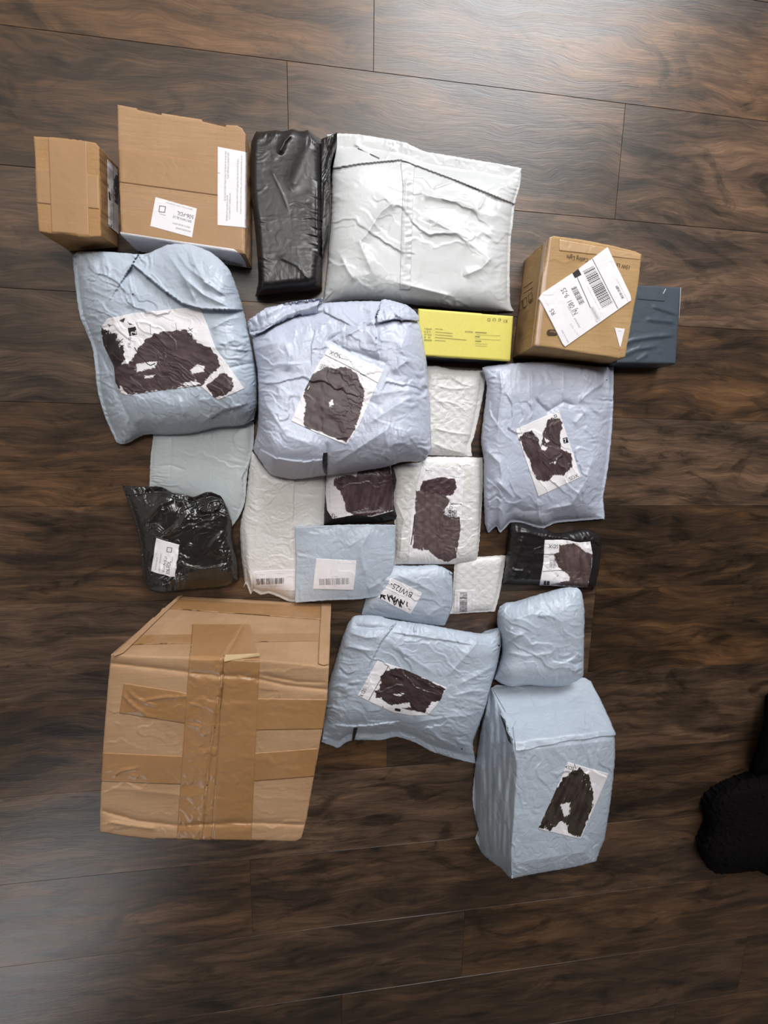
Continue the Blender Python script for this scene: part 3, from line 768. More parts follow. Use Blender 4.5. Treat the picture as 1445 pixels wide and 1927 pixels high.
strip('packing_tape', t, TAPE, (410, 1313), (617, 1316), (607, 1372), (408, 1375), [c], off=.0004)
strip('packing_tape', t, TAPE, (194, 1416), (400, 1425), (390, 1478), (191, 1470), [c], lift=wr([[(211, 1462), (228, 1449), (265, 1443)], [(244, 1456), (262, 1462)]], 8, .0004))
strip('packing_tape', t, TAPE, (380, 1424), (597, 1408), (591, 1461), (380, 1478), [c])
strip('packing_tape', t, TAPE, (357, 1232), (422, 1232), (398, 1580), (333, 1580), [c], off=.0012, amp=.0022, seed=11, label='wrinkled brown tape down the middle seam')
strip('packing_tape', t, TAPE, (420, 1232), (489, 1236), (473, 1581), (402, 1580), [c], off=.0008, amp=.0005, seed=12)
strip('packing_tape', t, TAPE, (362, 1176), (470, 1176), (487, 1244), (357, 1240), [c], off=.0008, lift=wr([[(392, 1232), (415, 1205), (425, 1180)], [(362, 1196), (410, 1190), (470, 1196)], [(430, 1235), (452, 1205), (462, 1185)], [(380, 1215), (400, 1200)]], 14, .0012), label='crinkled brown tape on the box side')
strip('packing_tape', t, TAPE, (331, 1128), (620, 1143), (619, 1168), (313, 1146), [c], off=.0005, amp=.001, seed=15)
strip('packing_tape', t, TAPE, (262, 1196), (619, 1192), (619, 1206), (246, 1214), [c], off=.0005, amp=.002, seed=16)
strip('box_flap_edge', t, CARD, (333, 1122), (344, 1122), (232, 1231), (213, 1233), [c], off=.002, lift=lambda X, Y, U, V: .005*np.sin(np.pi*U), label='rolled flap edge along the upper left corner')
strip('box_flap_edge', t, CARD, (604, 1137), (623, 1136), (618, 1252), (598, 1250), [c], off=.002, lift=lambda X, Y, U, V: .004*np.sin(np.pi*U))
DK = plain('torn_edge', lin(96, 70, 42), .9)
blots('seam_gap', t, [line_q(a[0], a[1], b[0], b[1], 1.3) for a, b in zip([(424, 1238), (423, 1270), (421, 1292)], [(423, 1270), (421, 1292), (417, 1330)])], DK, [c], .004)
blots('worn_tape_edge', t, [[(424, 1237), (488, 1234), (488, 1239), (424, 1243)]], plain('frayed_tape', lin(178, 152, 112), .5), [c], .004)

# ---------------------------------------------------------------- mailers and bags
# black wrapped parcel
t = thing('wrapped_parcel', 'long black film-wrapped box left of the glossy white mailer', 'parcel')
bb = bag('black_wrapping', t, BLACKF, [(482, 247), (490, 248), (517, 245), (532, 247), (549, 243), (565, 247), (580, 245), (594, 256), (607, 263)],
    [(607, 263), (611, 290), (611, 340), (612, 414), (609, 468), (607, 500), (606, 545)],
    [(480, 558), (510, 556), (545, 552), (575, 550), (606, 545)],
    [(482, 247), (472, 272), (471, 355), (480, 430), (485, 500), (486, 530), (480, 558)],
    ze=(.03, .036, .02, .012, .004, .004, .006, .022), top_h=.044, w=(.05, .2, .1, .09), ab=(2, 2), amp=.0010, scale=80, stretch=2.5, ang=60, pucker=.002, seed=41,
    folds=[([(508, 318), (530, 362), (545, 400)], 'R', .0016, 2), ([(520, 480), (560, 500), (585, 530)], 'R', .002, 5), ([(597, 340), (596, 420), (600, 500)], 'R', .004, 3),
           ([(550, 250), (535, 268), (524, 290)], 'R', .004, 5), ([(590, 262), (575, 290), (545, 360)], 'G', .003, 14)])
bag('film_flap', t, BLACKF, [(604, 262), (618, 256), (634.5, 249)], [(634.5, 249), (631, 268), (622, 297), (621, 345), (619, 420)], [(606, 480), (612, 450), (619, 420)], [(604, 262), (605, 340), (606, 480)],
    ze=(.04, .046, .046, .030, .016, .02, .03, .04), top_h=.036, w=(0,)*4, amp=.002, scale=16, ang=90, stretch=2.5, pucker=.002, seed=46, base=.02, shrink=.0, nring=2)['label'] = 'loose pleat of black film along the right side'

# large glossy white mailer
t = thing('poly_mailer', 'largest glossy white plastic mailer, flat and unlabelled, at the top centre', 'mailer')
wm = bag('mailer_body', t, WHITEF, [(614.5, 253.5), (640, 251), (676, 253), (720, 260), (762, 268), (797, 284), (830, 290), (866, 296), (920, 305), (981, 316)],
    [(981, 316), (979, 348), (969, 383), (965, 420), (961, 453), (959, 515), (960, 569), (967, 586)],
    [(608, 571), (640, 567), (672, 565), (720, 566), (789, 576), (830, 580), (866, 584), (920, 588), (967, 588)],
    [(614.5, 253.5), (620, 285), (624, 348), (622, 414), (617, 470), (616, 499), (607, 571)],
    ze=(.012, .006, .004, .006, .004, .006, .006, .008), top_h=(.030, .026, .036, .040), w=(.28, .12, .17, .16), rim=(25, 5, 0, 0), ab=(2, 1.6), amp=.0030, scale=95, stretch=1.5, ang=20, pucker=.0025, seed=52, shrink=.02, pfreq=16,
    folds=[([(618, 330), (624, 317), (680, 308), (754, 301), (781, 311), (860, 340), (965, 383)], 'S', -.003, 30, 1),
           ([(760, 365), (715, 400), (690, 440), (676, 455), (700, 510), (710, 525)], 'R', .006, 12), ([(757, 310), (765, 340), (762, 420), (760, 520)], 'R', .0028, 6),
           ([(781, 415), (810, 412), (860, 440), (900, 470), (940, 500)], 'R', .005, 13), ([(780, 365), (850, 372), (910, 400)], 'G', .004, 10),
           ([(640, 480), (655, 510), (670, 530)], 'R', .004, 6), ([(740, 530), (800, 545), (860, 560)], 'R', .005, 9), ([(870, 520), (905, 505), (930, 480)], 'R', .005, 8),
           ([(665, 270), (700, 290)], 'R', .003, 3), ([(740, 275), (725, 300)], 'R', .003, 4), ([(815, 355), (855, 340)], 'R', .003, 4), ([(900, 395), (912, 370)], 'R', .003, 3)])
for q_ in ((673, 280, 714, 299, 1.3), (754, 301, 780, 311, 1.3), (878, 349, 900, 356, 1.0), (925, 367, 964, 383, 1.0), (624, 319, 650, 313, 1.4)): blots('dark_seal_line', t, [line_q(*q_)], INKM, [wm], .001)
sheet('closing_strip', t, WHITEF, [(753, 302), (780, 311)], [(780, 311), (776, 400), (772, 545)], [(752, 545), (772, 545)], [(753, 302), (758, 350), (752, 545)], [wm], .0008, 2,
      lift=lambda X, Y, U, V: .0012*noise(Y/7, X/20, 5))['label'] = 'narrow crimped film strip down the middle'

# left blue-grey bag
t = thing('poly_mailer', 'big puffy blue-grey mailer with blackened label reading JFK and 2, upper left', 'mailer')
b5 = bag('mailer_body', t, BLUE, [(136, 482), (146, 474), (165, 473), (207, 474), (272, 478), (314, 461), (354, 459), (396, 474), (420, 494)],
    [(420, 494), (434, 512), (450, 555), (464, 608), (475, 660), (483, 713), (484, 760), (478, 789)],
    [(218, 831), (227, 836), (240, 834), (272, 818), (315, 818), (364, 815), (409, 804), (454, 801), (478, 789)],
    [(136, 482), (142, 542), (150, 595), (173, 652), (179, 695), (183, 734), (196, 781), (218, 831)],
    ze=(.012, .058, .06, .045, .025, .02, .006, .018), top_h=(.055, .1, .095, .07), w=(.22, .22, .22, .2), rim=(0, 0, 2, 8), ab=(2, 1.3), amp=.0040, scale=42, stretch=2.2, ang=35, pucker=.005, seed=61, pfreq=12, shrink=.12,
    folds=[([(244, 505), (249, 497), (278, 521), (309, 547), (343, 571), (380, 581), (440, 583)], 'S', -.011, 30, 1), ([(338, 513), (360, 535), (383, 555), (436, 580)], 'R', .006, 6),
           ([(314, 475), (345, 520), (372, 575)], 'R', .004, 6), ([(244, 518), (249, 552), (252, 580)], 'S', .005, 12), ([(272, 483), (258, 492), (249, 497)], 'S', -.008, 20, 1),
           ([(356, 462), (366, 495), (385, 530), (430, 560)], 'R', .005, 5), ([(330, 470), (350, 500), (400, 545)], 'R', .004, 6),
           ([(430, 692), (455, 687), (483, 682)], 'R', -.004, 3), ([(470, 760), (420, 772), (368, 806)], 'S', .006, 16), ([(335, 745), (345, 790), (365, 812)], 'R', .004, 6),
           ([(175, 640), (200, 690), (222, 745), (250, 800), (275, 815)], 'R', -.005, 10), ([(395, 620), (430, 600), (458, 597)], 'R', .004, 6), ([(405, 650), (440, 640), (470, 648)], 'R', .004, 6)])
ops = [inkop([(190, 615), (200, 622), (212, 625), (222, 630), (225, 655), (232, 650), (236, 675), (228, 690), (226, 735), (200, 690), (192, 640)], rag=4, ang=80, seed=5, c1=(38, 28, 30), c2=(60, 50, 52)),
       inkop([(262, 655), (275, 637), (300, 625), (330, 622), (352, 622), (372, 645), (395, 655), (410, 672), (416, 690), (392, 710), (380, 728), (350, 728), (300, 735), (240, 744), (216, 708), (218, 690), (240, 685), (250, 675)],
             holes=[[(257, 685), (296, 680), (292, 692), (258, 700)], [(358, 697), (372, 686), (386, 690), (384, 700), (362, 704)], [(272, 708), (291, 706), (290, 710), (273, 712)], [(342, 722), (368, 716), (378, 724), (350, 727)]], rag=3, ang=20, seed=9),
       inkop([(388, 725), (420, 700), (436, 712), (440, 728), (425, 744), (402, 748)], rag=2.5, ang=120, seed=13),
       inkop([(225, 604), (236, 598), (233, 608)], rag=1, seed=3), inkop([(204, 610), (214, 612), (206, 616)], rag=1, seed=4), inkop([(240, 606), (252, 612), (244, 612)], rag=1, seed=7),
       rectop((244, 633), 15.5, 15, -102), textop('2', (257.5, 629.5), 15, -100, WHT, bold=.08),
       textop('JFK', (231, 656), 14, -86), textop('JFK-101', (246, 655), 7.5, -86), textop('SDX', (361, 642), 13, -84), strokeop([(283, 610), (284, 628)], .3, strength=.7), strokeop([(331, 609), (333, 622)], .3, strength=.7),
       strokeop([(254, 655), (262, 668), (278, 685), (284, 688), (292, 684)], .7)]
def paper2(name, parent, on, ops, top, right, bottom, left, **k):
    return paper(name, parent, (top[0], top[-1], bottom[-1], bottom[0]), on, ops, edges=(top, right, bottom, left), **k)
paper2('shipping_label', t, [b5], ops, [(203, 600), (250, 590), (300, 585), (362, 578), (378, 582)], [(378, 582), (393, 620), (405, 655), (430, 690), (459, 731)],
       [(229, 740), (240, 744), (300, 735), (378, 726), (400, 746), (412, 752), (459, 731)], [(203, 600), (190, 618), (196, 650), (215, 690), (218, 720), (229, 740)], step=.7, label='white label scribbled over with dark marker')

# flat grey mailer beneath
t = thing('poly_mailer', 'flat pale grey unlabelled mailer between the puffy JFK bag and the crinkled black bag', 'mailer')
bag('mailer_body', t, GREYF, [(289, 810), (340, 808), (400, 800), (478, 792)], [(478, 792), (477, 839), (466, 887), (461, 943), (450, 972), (437, 991)],
    [(281, 919), (320, 927), (366, 937), (400, 958), (437, 991)], [(289, 810), (287, 830), (283, 864), (281, 919)],
    ze=.006, top_h=.014, w=(.2, .2, .3, .15), rim=(0, 6, 0, 3), amp=.0012, scale=80, pucker=.0012, seed=66, shrink=.02,
    folds=[([(322, 810), (321, 874), (318, 905)], 'R', -.0012, 2), ([(292, 878), (321, 875), (350, 885)], 'R', -.0014, 3), ([(447, 880), (446, 930), (444, 980)], 'R', .002, 4), ([(470, 870), (455, 900), (460, 940)], 'S', .003, 6)])

# black crinkled bag
t = thing('poly_mailer', 'crinkled shiny black bag with small white label printed 506-FDL, above the largest cardboard box', 'mailer')
b11 = bag('mailer_body', t, BLACKG, [(229, 911), (239, 914), (270, 916), (297, 915), (309, 918), (324, 927), (345, 931), (365, 935), (380, 929), (394, 925), (413, 932), (420, 940)],
    [(420, 940), (427, 955), (436, 980), (437, 1013), (443, 1040), (448, 1062), (449, 1090), (445, 1096)],
    [(274, 1097), (281, 1110), (308, 1115), (336, 1112), (374, 1110), (423, 1106), (445, 1096)],
    [(229, 911), (240, 943), (246, 961), (256, 990), (264, 1023), (267, 1067), (273, 1097)],
    ze=(.024, .03, .034, .022, .01, .012, .012, .02), top_h=(.04, .05, .055, .045), w=(.2, .2, .2, .22), rim=(10, 0, 0, 8), ab=(2, 1.4), amp=.0058, scale=30, stretch=1.5, ang=-30, pucker=.004, seed=71, pfreq=7, shrink=.2,
    folds=[([(265, 1000), (300, 950), (330, 940)], 'R', .005, 4), ([(300, 1010), (340, 990), (352, 965)], 'R', .005, 4), ([(365, 935), (372, 960), (400, 965), (420, 950)], 'S', -.008, 14),
           ([(335, 1060), (380, 1072), (430, 1065)], 'R', .003, 3), ([(300, 935), (330, 935), (358, 950)], 'G', .006, 8)])
paper2('address_label', t, [b11], [textop('506-FDL', (320, 1081), 10.8, -83, wide=.66, bold=.03), textop('BROWN BLUE', (310.5, 1077), 6.5, -81, wide=.75), boxop((316, 1029), 8.5, 9, 8, .35), dashop((331, 1076), 50, -82, .9, 3), dashop((300, 1075), 34, -82, 1.0, 4), dashop((294, 1072), 24, -82, 1.0, 5), dashop((325, 1058), 12, -82, .8, 9)],
       [(295, 1012), (316, 1019), (338, 1025)], [(338, 1025), (334, 1056), (330, 1086)], [(286, 1074), (308, 1081), (330, 1086)], [(295, 1012), (291, 1045), (286, 1074)], off=.002, coarse=16, label='white rounded label printed 506-FDL, turned sideways')

# white poly mailer
t = thing('poly_mailer', 'glossy white padded mailer with a barcode near its torn lower edge', 'mailer')
b12 = bag('mailer_body', t, WHITEP, [(474, 849), (500, 876), (530, 889), (618, 884)], [(618, 884), (613, 905), (610, 986), (604, 1050), (600, 1120)],
    [(457, 1106), (463, 1099), (471, 1119), (476, 1113), (491, 1120), (506, 1118), (529, 1127), (544, 1134), (556, 1134), (600, 1122)], [(474, 849), (469, 880), (462, 943), (451, 993), (454, 1052), (460, 1095), (457, 1106)],
    ze=(.006, .006, .006, .006, .004, .004, .003, .006), top_h=(.032, .022, .016, .03), w=(.1, .2, .12, .22), rim=(0, 2, 6, 0), ab=(2, 1.5), amp=.0022, scale=45, stretch=1.3, pucker=.003, seed=77, shrink=.03,
    folds=[([(480, 940), (484, 1000), (478, 1070)], 'R', .002, 6), ([(556, 870), (552, 960), (548, 1080)], 'S', .0025, 12), ([(490, 1000), (520, 1015), (540, 1010)], 'R', -.002, 6)])
paper2('barcode_label', t, [b12], [barop((482, 1089), 51, 11, -2, 6, .9), dashop((480, 1081), 18, 0, .5, 3), dashop((516, 1079), 17, 0, .5, 4), dashop((492, 1103), 42, -1, .5, 5), dashop((484, 1106), 34, -1, .5, 6)],
       [(476, 1076), (510, 1073), (556, 1072)], [(556, 1072), (556, 1112)], [(478, 1107), (515, 1109), (556, 1112)], [(476, 1076), (478, 1107)], label='white label with a long barcode')

# small black mailer with blackened label
t = thing('poly_mailer', 'small black mailer, label almost wholly inked over, tucked under the central bag', 'mailer')
b13 = bag('mailer_body', t, BLACKF, [(613, 876), (660, 868), (700, 870), (737, 876)], [(737, 876), (747, 902), (741, 930), (743, 960), (754, 974)],
    [(609, 988), (650, 986), (690, 984), (725, 982), (754, 974)], [(613, 876), (613, 910), (611, 946), (609, 988)],
    ze=.007, top_h=.022, w=(.25, .2, .25, .2), amp=.0012, scale=35, pucker=.002, seed=81, folds=[([(620, 980), (670, 968), (740, 962)], 'R', .004, 4)])
paper2('shipping_label', t, [b13], [inkop([(631, 899), (652, 893), (670, 896), (677, 878), (733, 872), (738, 905), (741, 960), (700, 969), (676, 975), (652, 962), (648, 945), (640, 925), (628, 914)], rag=2, ang=100, dry=1, c1=(70, 52, 56), c2=(92, 74, 79), seed=14),
        textop('XS', (635, 972), 10, 215, bold=.05), dashop((620, 915), 40, 88, .4, 3)],
       [(615, 890), (660, 882), (735, 877)], [(735, 877), (738, 915), (740, 961)], [(626, 976), (640, 974), (665, 969), (700, 972), (740, 961)], [(615, 890), (613, 930), (616, 960), (626, 976)], mat=LABELG, label='white label covered with dark brown ink')

# upper bubble mailer
t = thing('bubble_mailer', 'white bubble mailer with dimpled face and no label, under the yellow carton', 'mailer')
def bubbles(X, Y, U, V, Z):
    r = np.sin(X/3.1+np.sin(Y/9)*.5)*np.sin(Y/2.7)
    e = np.clip(np.minimum(np.minimum(U, 1-U), np.minimum(V, 1-V))*12-.6, 0, 1)
    return Z+.00035*r*e
bag('mailer_body', t, WHITEP, [(798, 690), (820, 688), (850, 695), (880, 697), (916, 697.5)], [(916, 697.5), (911, 732), (902, 779), (891, 825), (886, 836), (888, 859)],
    [(795, 856), (830, 858), (860, 859), (888, 859)], [(798, 690), (797, 750), (795, 856)], ze=.004, top_h=.014, w=(.15, .16, .12, .2), rim=(0, 8, 0, 0), amp=.0009, scale=60, pucker=.001, seed=84, extra=bubbles, shrink=.02, step=1.4,
    folds=[([(815, 755), (845, 756), (862, 762), (878, 775)], 'R', .0018, 2.5), ([(815, 725), (850, 732), (895, 730)], 'R', .0018, 2.5), ([(812, 805), (850, 814), (890, 819)], 'R', .0022, 2.5), ([(850, 700), (853, 712), (870, 722), (897, 730)], 'R', .002, 2.5), ([(811, 832), (840, 845), (880, 855)], 'R', .002, 3), ([(820, 715), (850, 714)], 'R', -.002, 3)])

# lower bubble mailer with label
t = thing('bubble_mailer', 'white bubble mailer with large brown-inked label, directly below the plain dimpled one', 'mailer')
b16 = bag('mailer_body', t, WHITEP, [(736, 880), (760, 873), (790, 870), (800, 860), (850, 859), (909, 861)], [(909, 861), (909, 913), (905, 978), (902, 1017), (899, 1045)],
    [(738, 1063), (790, 1062), (852, 1062), (892, 1056), (899, 1045)], [(736, 880), (741, 900), (740, 950), (743, 1000), (741, 1063)],
    ze=.005, top_h=.018, w=(.12, .12, .12, .15), rim=(0, 4, 0, 2), amp=.0018, scale=28, pucker=.0016, seed=88, extra=bubbles, shrink=.02, step=1.4,
    folds=[([(796, 876), (770, 930), (756, 1000), (752, 1060)], 'R', .003, 5), ([(744, 940), (765, 990)], 'R', .002, 3)])
paper2('shipping_label', t, [b16], [inkop([(789, 922), (795, 905), (828, 898), (856, 900), (859, 918), (852, 930), (838, 934), (800, 930)], rag=2, ang=20, c1=(60, 42, 45), c2=(74, 54, 57), seed=4),
        inkop([(782, 923), (838, 932), (846, 942), (834, 968), (846, 972), (866, 974), (866, 1000), (858, 1050), (842, 1057), (824, 1052), (806, 1036), (777, 1032), (778, 1000), (781, 968)], rag=2, ang=85, dry=.8, c1=(84, 69, 70), c2=(98, 83, 83), seed=6),
        textop('XOO', (847, 945), 9, 100, bold=.03), strokeop([(849, 948), (870, 949)], .35), barop((834, 960), 26, 16, 0, 7, .8), dashop((801, 885), 12, 8, .9, 3, col=tuple(K)), dashop((801, 888), 12, 8, .4, 4),
        strokeop([(780, 970), (777, 1000), (773, 1025)], .7)],
       [(793, 877), (830, 880), (874, 885)], [(874, 885), (870, 930), (866, 1000), (857, 1061)], [(768, 1061), (810, 1061), (857, 1061)], [(793, 877), (783, 920), (773, 970), (768, 1061)], label='white label with a brown block of ink')

# lilac-blue mailer on the right
t = thing('poly_mailer', 'wide lilac-blue mailer with blackened label showing 7 and SDX, right of the bubble mailers', 'mailer')
b17 = bag('mailer_body', t, BLUE2, [(907, 691), (930, 687), (963, 684), (1005, 681), (1050, 682), (1092, 686), (1130, 690), (1155, 689)], [(1155, 689), (1155, 722), (1152, 805), (1146, 868), (1138, 920), (1135, 938), (1138, 977)],
    [(912, 985), (919, 1003), (934, 991), (942, 1003), (961, 984), (984, 986), (1005, 992), (1023, 995), (1046, 985), (1088, 981), (1138, 977)],
    [(907, 691), (916, 726), (909, 789), (905, 830), (910, 864), (910, 930), (912, 985)],
    ze=(.02, .03, .012, .01, .006, .008, .006, .012), top_h=(.045, .05, .055, .05), w=(.14, .2, .28, .22), rim=(0, 6, 5, 0), ab=(2, 1.4), amp=.0036, scale=52, stretch=1.4, ang=60, pucker=.004, seed=93, shrink=.15, pfreq=14,
    folds=[([(940, 690), (945, 740), (938, 780), (936, 820)], 'R', .004, 4), ([(1000, 690), (1001, 780), (990, 800)], 'R', .0035, 3), ([(1000, 745), (1030, 775), (1060, 757), (1088, 765)], 'R', -.005, 4),
           ([(1140, 715), (1100, 745), (1088, 760)], 'R', .004, 4), ([(1060, 690), (1060, 755)], 'R', .002, 2.5), ([(1105, 770), (1080, 800)], 'R', .003, 5), ([(905, 840), (940, 870), (950, 930)], 'R', .004, 6),
           ([(1120, 850), (1100, 910), (1075, 950), (1020, 960)], 'R', .006, 7), ([(960, 950), (985, 962), (1020, 960)], 'R', -.005, 6), ([(1010, 940), (1016, 985)], 'R', .004, 4), ([(930, 900), (965, 935), (960, 965)], 'R', .005, 6)])
paper2('shipping_label', t, [b17], [inkop([(977, 823), (985, 815), (1000, 809), (1010, 824), (1016, 840), (1024, 806), (1030, 787), (1054, 787), (1058, 803), (1053, 826), (1055, 845), (1074, 853), (1078, 876), (1060, 895), (1040, 895), (1030, 907), (1012, 903), (1001, 887), (994, 864), (984, 847)],
        holes=[[(1018, 836), (1030, 842), (1026, 848), (1018, 846)], [(1024, 824), (1034, 830), (1028, 834)], [(1038, 870), (1046, 868), (1044, 873)]], rag=2.6, ang=70, c1=(60, 45, 46), c2=(80, 64, 66), seed=21),
        rectop((1058, 825), 9, 10.5, -15), textop('7', (1061.5, 833.5), 10.5, -15, WHT, bold=.08), textop('SDX', (1071.5, 905), 10, -24), boxop((1042, 782), 4, 4, -23, .4)],
       [(970, 808), (1010, 790), (1051, 773)], [(1051, 773), (1072, 836), (1092, 898)], [(1013, 934), (1052, 916), (1092, 898)], [(970, 808), (990, 868), (1013, 934)], step=.5, label='white slanted label, inked over, with a black 7 square')
blots('printed_dot', t, [[(1141+1.1*math.cos(a), 715+1.1*math.sin(a)) for a in np.linspace(0, 6.283, 10, endpoint=False)]], INKM, [b17])

# central bag
t = thing('poly_mailer', 'bulky lilac-grey mailer in the centre with gathered top and inked label', 'mailer')
b6 = bag('mailer_body', t, BLUE2, [(470, 612), (500, 592), (540, 580), (600, 571), (661, 567), (720, 567), (760, 578), (786, 600)],
    [(786, 600), (793, 625), (797, 646), (803, 685), (809, 765), (811, 823), (811, 848), (800, 865)],
    [(476, 846), (488, 864), (502, 885), (515, 895), (555, 902), (617, 894), (675, 887), (725, 879), (758, 869), (791, 869), (800, 865)],
    [(470, 612), (474, 640), (477, 656), (484, 696), (486, 738), (486, 779), (484, 810), (476, 846)],
    ze=(.04, .04, .04, .045, .042, .036, .03, .05), top_h=(.08, .08, .11, .115), w=(.26, .18, .22, .18), ab=(2, 1.35), amp=.0046, scale=55, stretch=1.5, ang=25, pucker=.006, seed=101, pfreq=15, shrink=.2,
    folds=[([(472, 636), (520, 612), (560, 595), (610, 588), (625, 593)], 'R', -.012, 5), ([(595, 615), (625, 600), (664, 615)], 'R', .004, 4), ([(664, 614), (620, 640), (655, 660), (720, 680), (735, 692)], 'R', -.006, 5),
           ([(608, 573), (611, 588), (664, 614)], 'S', -.005, 14), ([(717, 567), (706, 600), (708, 640), (715, 680)], 'S', .006, 20), ([(642, 636), (690, 610), (710, 598)], 'R', .006, 6),
           ([(595, 615), (586, 650), (586, 690)], 'S', -.003, 16), ([(477, 838), (520, 862), (570, 868), (616, 862)], 'S', .006, 16), ([(616, 830), (616, 860), (614, 895)], 'R', -.005, 3),
           ([(534, 640), (545, 670), (540, 700)], 'R', .005, 8), ([(480, 700), (500, 760), (540, 820), (600, 840)], 'R', .005, 10), ([(470, 660), (500, 650), (540, 640)], 'R', .004, 8),
           ([(690, 800), (740, 765), (790, 740)], 'R', .005, 12), ([(620, 880), (680, 840), (740, 800)], 'R', .004, 6), ([(750, 640), (765, 680), (735, 700)], 'R', .005, 8), ([(786, 730), (720, 740), (690, 735)], 'R', .003, 8)])
sheet('gathered_sleeve', t, BLUE2, [(459, 580), (466, 564), (490, 560), (515, 558), (545, 553), (573, 547), (601, 541)], [(601, 541), (606, 551), (603, 570), (596, 588)], [(469, 628), (480, 634), (500, 627), (540, 600), (596, 588)], [(459, 580), (462, 600), (469, 628)], [b6], .002, 1.7,
      lift=lambda X, Y, U, V: .010*np.sin(np.pi*np.clip(V, 0, 1))+.004*crumple(X, Y, 104, 20, -20, 2.5)+.004*np.sin(V*13+U*3)+.003, thick=.0008)['label'] = 'crumpled sleeve of film gathered at the top left'
sheet('film_tuft', t, BLUE2, [(716, 569), (735, 564), (760, 568), (791, 571.5)], [(791, 571.5), (783, 590), (786, 606)], [(706, 612), (740, 604), (786, 606)], [(716, 569), (708, 590), (706, 612)], [b6], .002, 1.7,
      lift=lambda X, Y, U, V: .006*np.sin(np.pi*V)+.004*crumple(X, Y, 109, 14, 10, 2)+.004, thick=.0008)['label'] = 'tuft of folded film at the top right corner'
sheet('seal_strip', t, INKM, [(608, 851), (618, 851)], [(618, 851), (616, 870), (616, 896)], [(609, 887), (616, 896)], [(608, 851), (606, 868), (609, 887)], [b6], .002, 2, lift=lambda X, Y, U, V: .003+0*U)['label'] = 'dark strip at the lower edge'
sheet('seal_strip', t, INKM, [(736, 566), (752, 561), (769, 557.5)], [(769, 557.5), (769, 566)], [(738, 568), (769, 566)], [(736, 566), (738, 568)], [b6], .002, 2, lift=lambda X, Y, U, V: .004+0*U)['label'] = 'dark strip showing above the film tuft'
paper2('shipping_label', t, [b6], [inkop([(586, 706), (602, 698), (616, 690), (630, 694), (650, 690), (672, 704), (686, 738), (682, 765), (668, 808), (652, 833), (625, 823), (600, 812), (575, 806), (570, 790), (576, 760), (570, 745), (578, 724)],
        holes=[[(619, 757), (626, 752), (628, 762), (620, 765)]], rag=2.4, ang=30, dry=.8, c1=(60, 45, 47), c2=(76, 60, 63), seed=31),
        textop('SDX', (643, 668), 12, 203), strokeop([(609, 667), (660, 692), (712, 722)], .35), barop((604, 684), 40, 11, 22, 4, .8, strength=.9),
        rectop((577, 724), 8, 11, 24), textop('1', (584, 728), 9, 204, WHT, bold=.08), strokeop([(583, 700), (586, 702)], .3)],
       [(622, 648), (660, 668), (722, 696)], [(722, 696), (700, 745), (676, 800), (652, 837)], [(548, 792), (590, 812), (652, 837)], [(622, 648), (596, 690), (570, 740), (548, 792)], step=.6, label='white slanted label inked over in dark brown')

# blue-white envelope
t = thing('poly_mailer', 'flat pale blue envelope with small white barcode label, lying over the white padded mailer', 'mailer')
b14 = bag('mailer_body', t, BLUE, [(555, 992), (600, 990), (640, 988), (700, 987), (743.5, 988)], [(743.5, 988), (743, 1028), (741, 1063), (730, 1099), (722, 1121)],
    [(555, 1134.5), (600, 1131), (628, 1129.5), (675, 1128), (722, 1121)], [(555, 992), (557, 1060), (555, 1134.5)],
    ze=(.030, .026, .024, .024, .022, .024, .026, .028), top_h=.033, w=(.4, .3, .35, .3), rim=(4, 4, 4, 4), ab=(2, 1), base=.022, amp=.0016, scale=60, stretch=1.5, ang=50, pucker=.0015, seed=111, shrink=.0,
    folds=[([(700, 990), (680, 1030), (680, 1050), (690, 1090)], 'R', .004, 7), ([(655, 1030), (690, 1005)], 'R', .002, 6), ([(720, 1092), (732, 1100)], 'R', -.003, 2), ([(565, 1100), (566, 1132)], 'R', .002, 2), ([(690, 1110), (720, 1095)], 'R', .003, 6)])
paper2('barcode_label', t, [b14], [barop((601, 1089), 56, 12, -2, 9, .85, col=(.2, .2, .2)), dashop((623, 1085), 14, 0, .4, 4)],
       [(595, 1051), (630, 1053), (670.5, 1055)], [(670.5, 1055), (668, 1085), (664.5, 1110)], [(588.5, 1108), (664.5, 1110)], [(595, 1051), (588.5, 1108)], label='white label with a wide barcode')

# small BWI25 bag
t = thing('poly_mailer', 'small soft blue-grey bag with label printed BWI25- and black handwriting', 'mailer')
b19 = bag('mailer_body', t, BLUE, [(716, 1072), (739, 1064), (785, 1064), (815, 1062), (832, 1066), (845, 1074)], [(845, 1074), (851, 1080), (852, 1110), (852, 1133), (846, 1158), (837, 1178)],
    [(679, 1157), (710, 1160), (739, 1165), (774, 1171), (805, 1176), (837, 1178)], [(716, 1072), (700, 1100), (687, 1129), (679, 1157)],
    ze=(.005, .006, .004, .005, .002, .006, .002, .006), top_h=.026, w=(.3, .22, .3, .25), ab=(2, 1.2), amp=.0026, scale=36, stretch=1.8, ang=30, pucker=.003, seed=117, shrink=.12,
    folds=[([(745, 1080), (790, 1100), (825, 1120)], 'R', .0035, 6), ([(700, 1145), (740, 1160), (755, 1166)], 'R', -.003, 4), ([(800, 1165), (815, 1150), (840, 1140)], 'R', .003, 5), ([(835, 1070), (838, 1090), (850, 1110)], 'R', .003, 3)])
sheet('film_tail', t, BLUE, [(843, 1065), (848, 1063)], [(848, 1063), (852, 1080)], [(846, 1080), (852, 1080)], [(843, 1065), (846, 1080)], [b19], .001, 1.5, lift=lambda X, Y, U, V: .002+0*U)
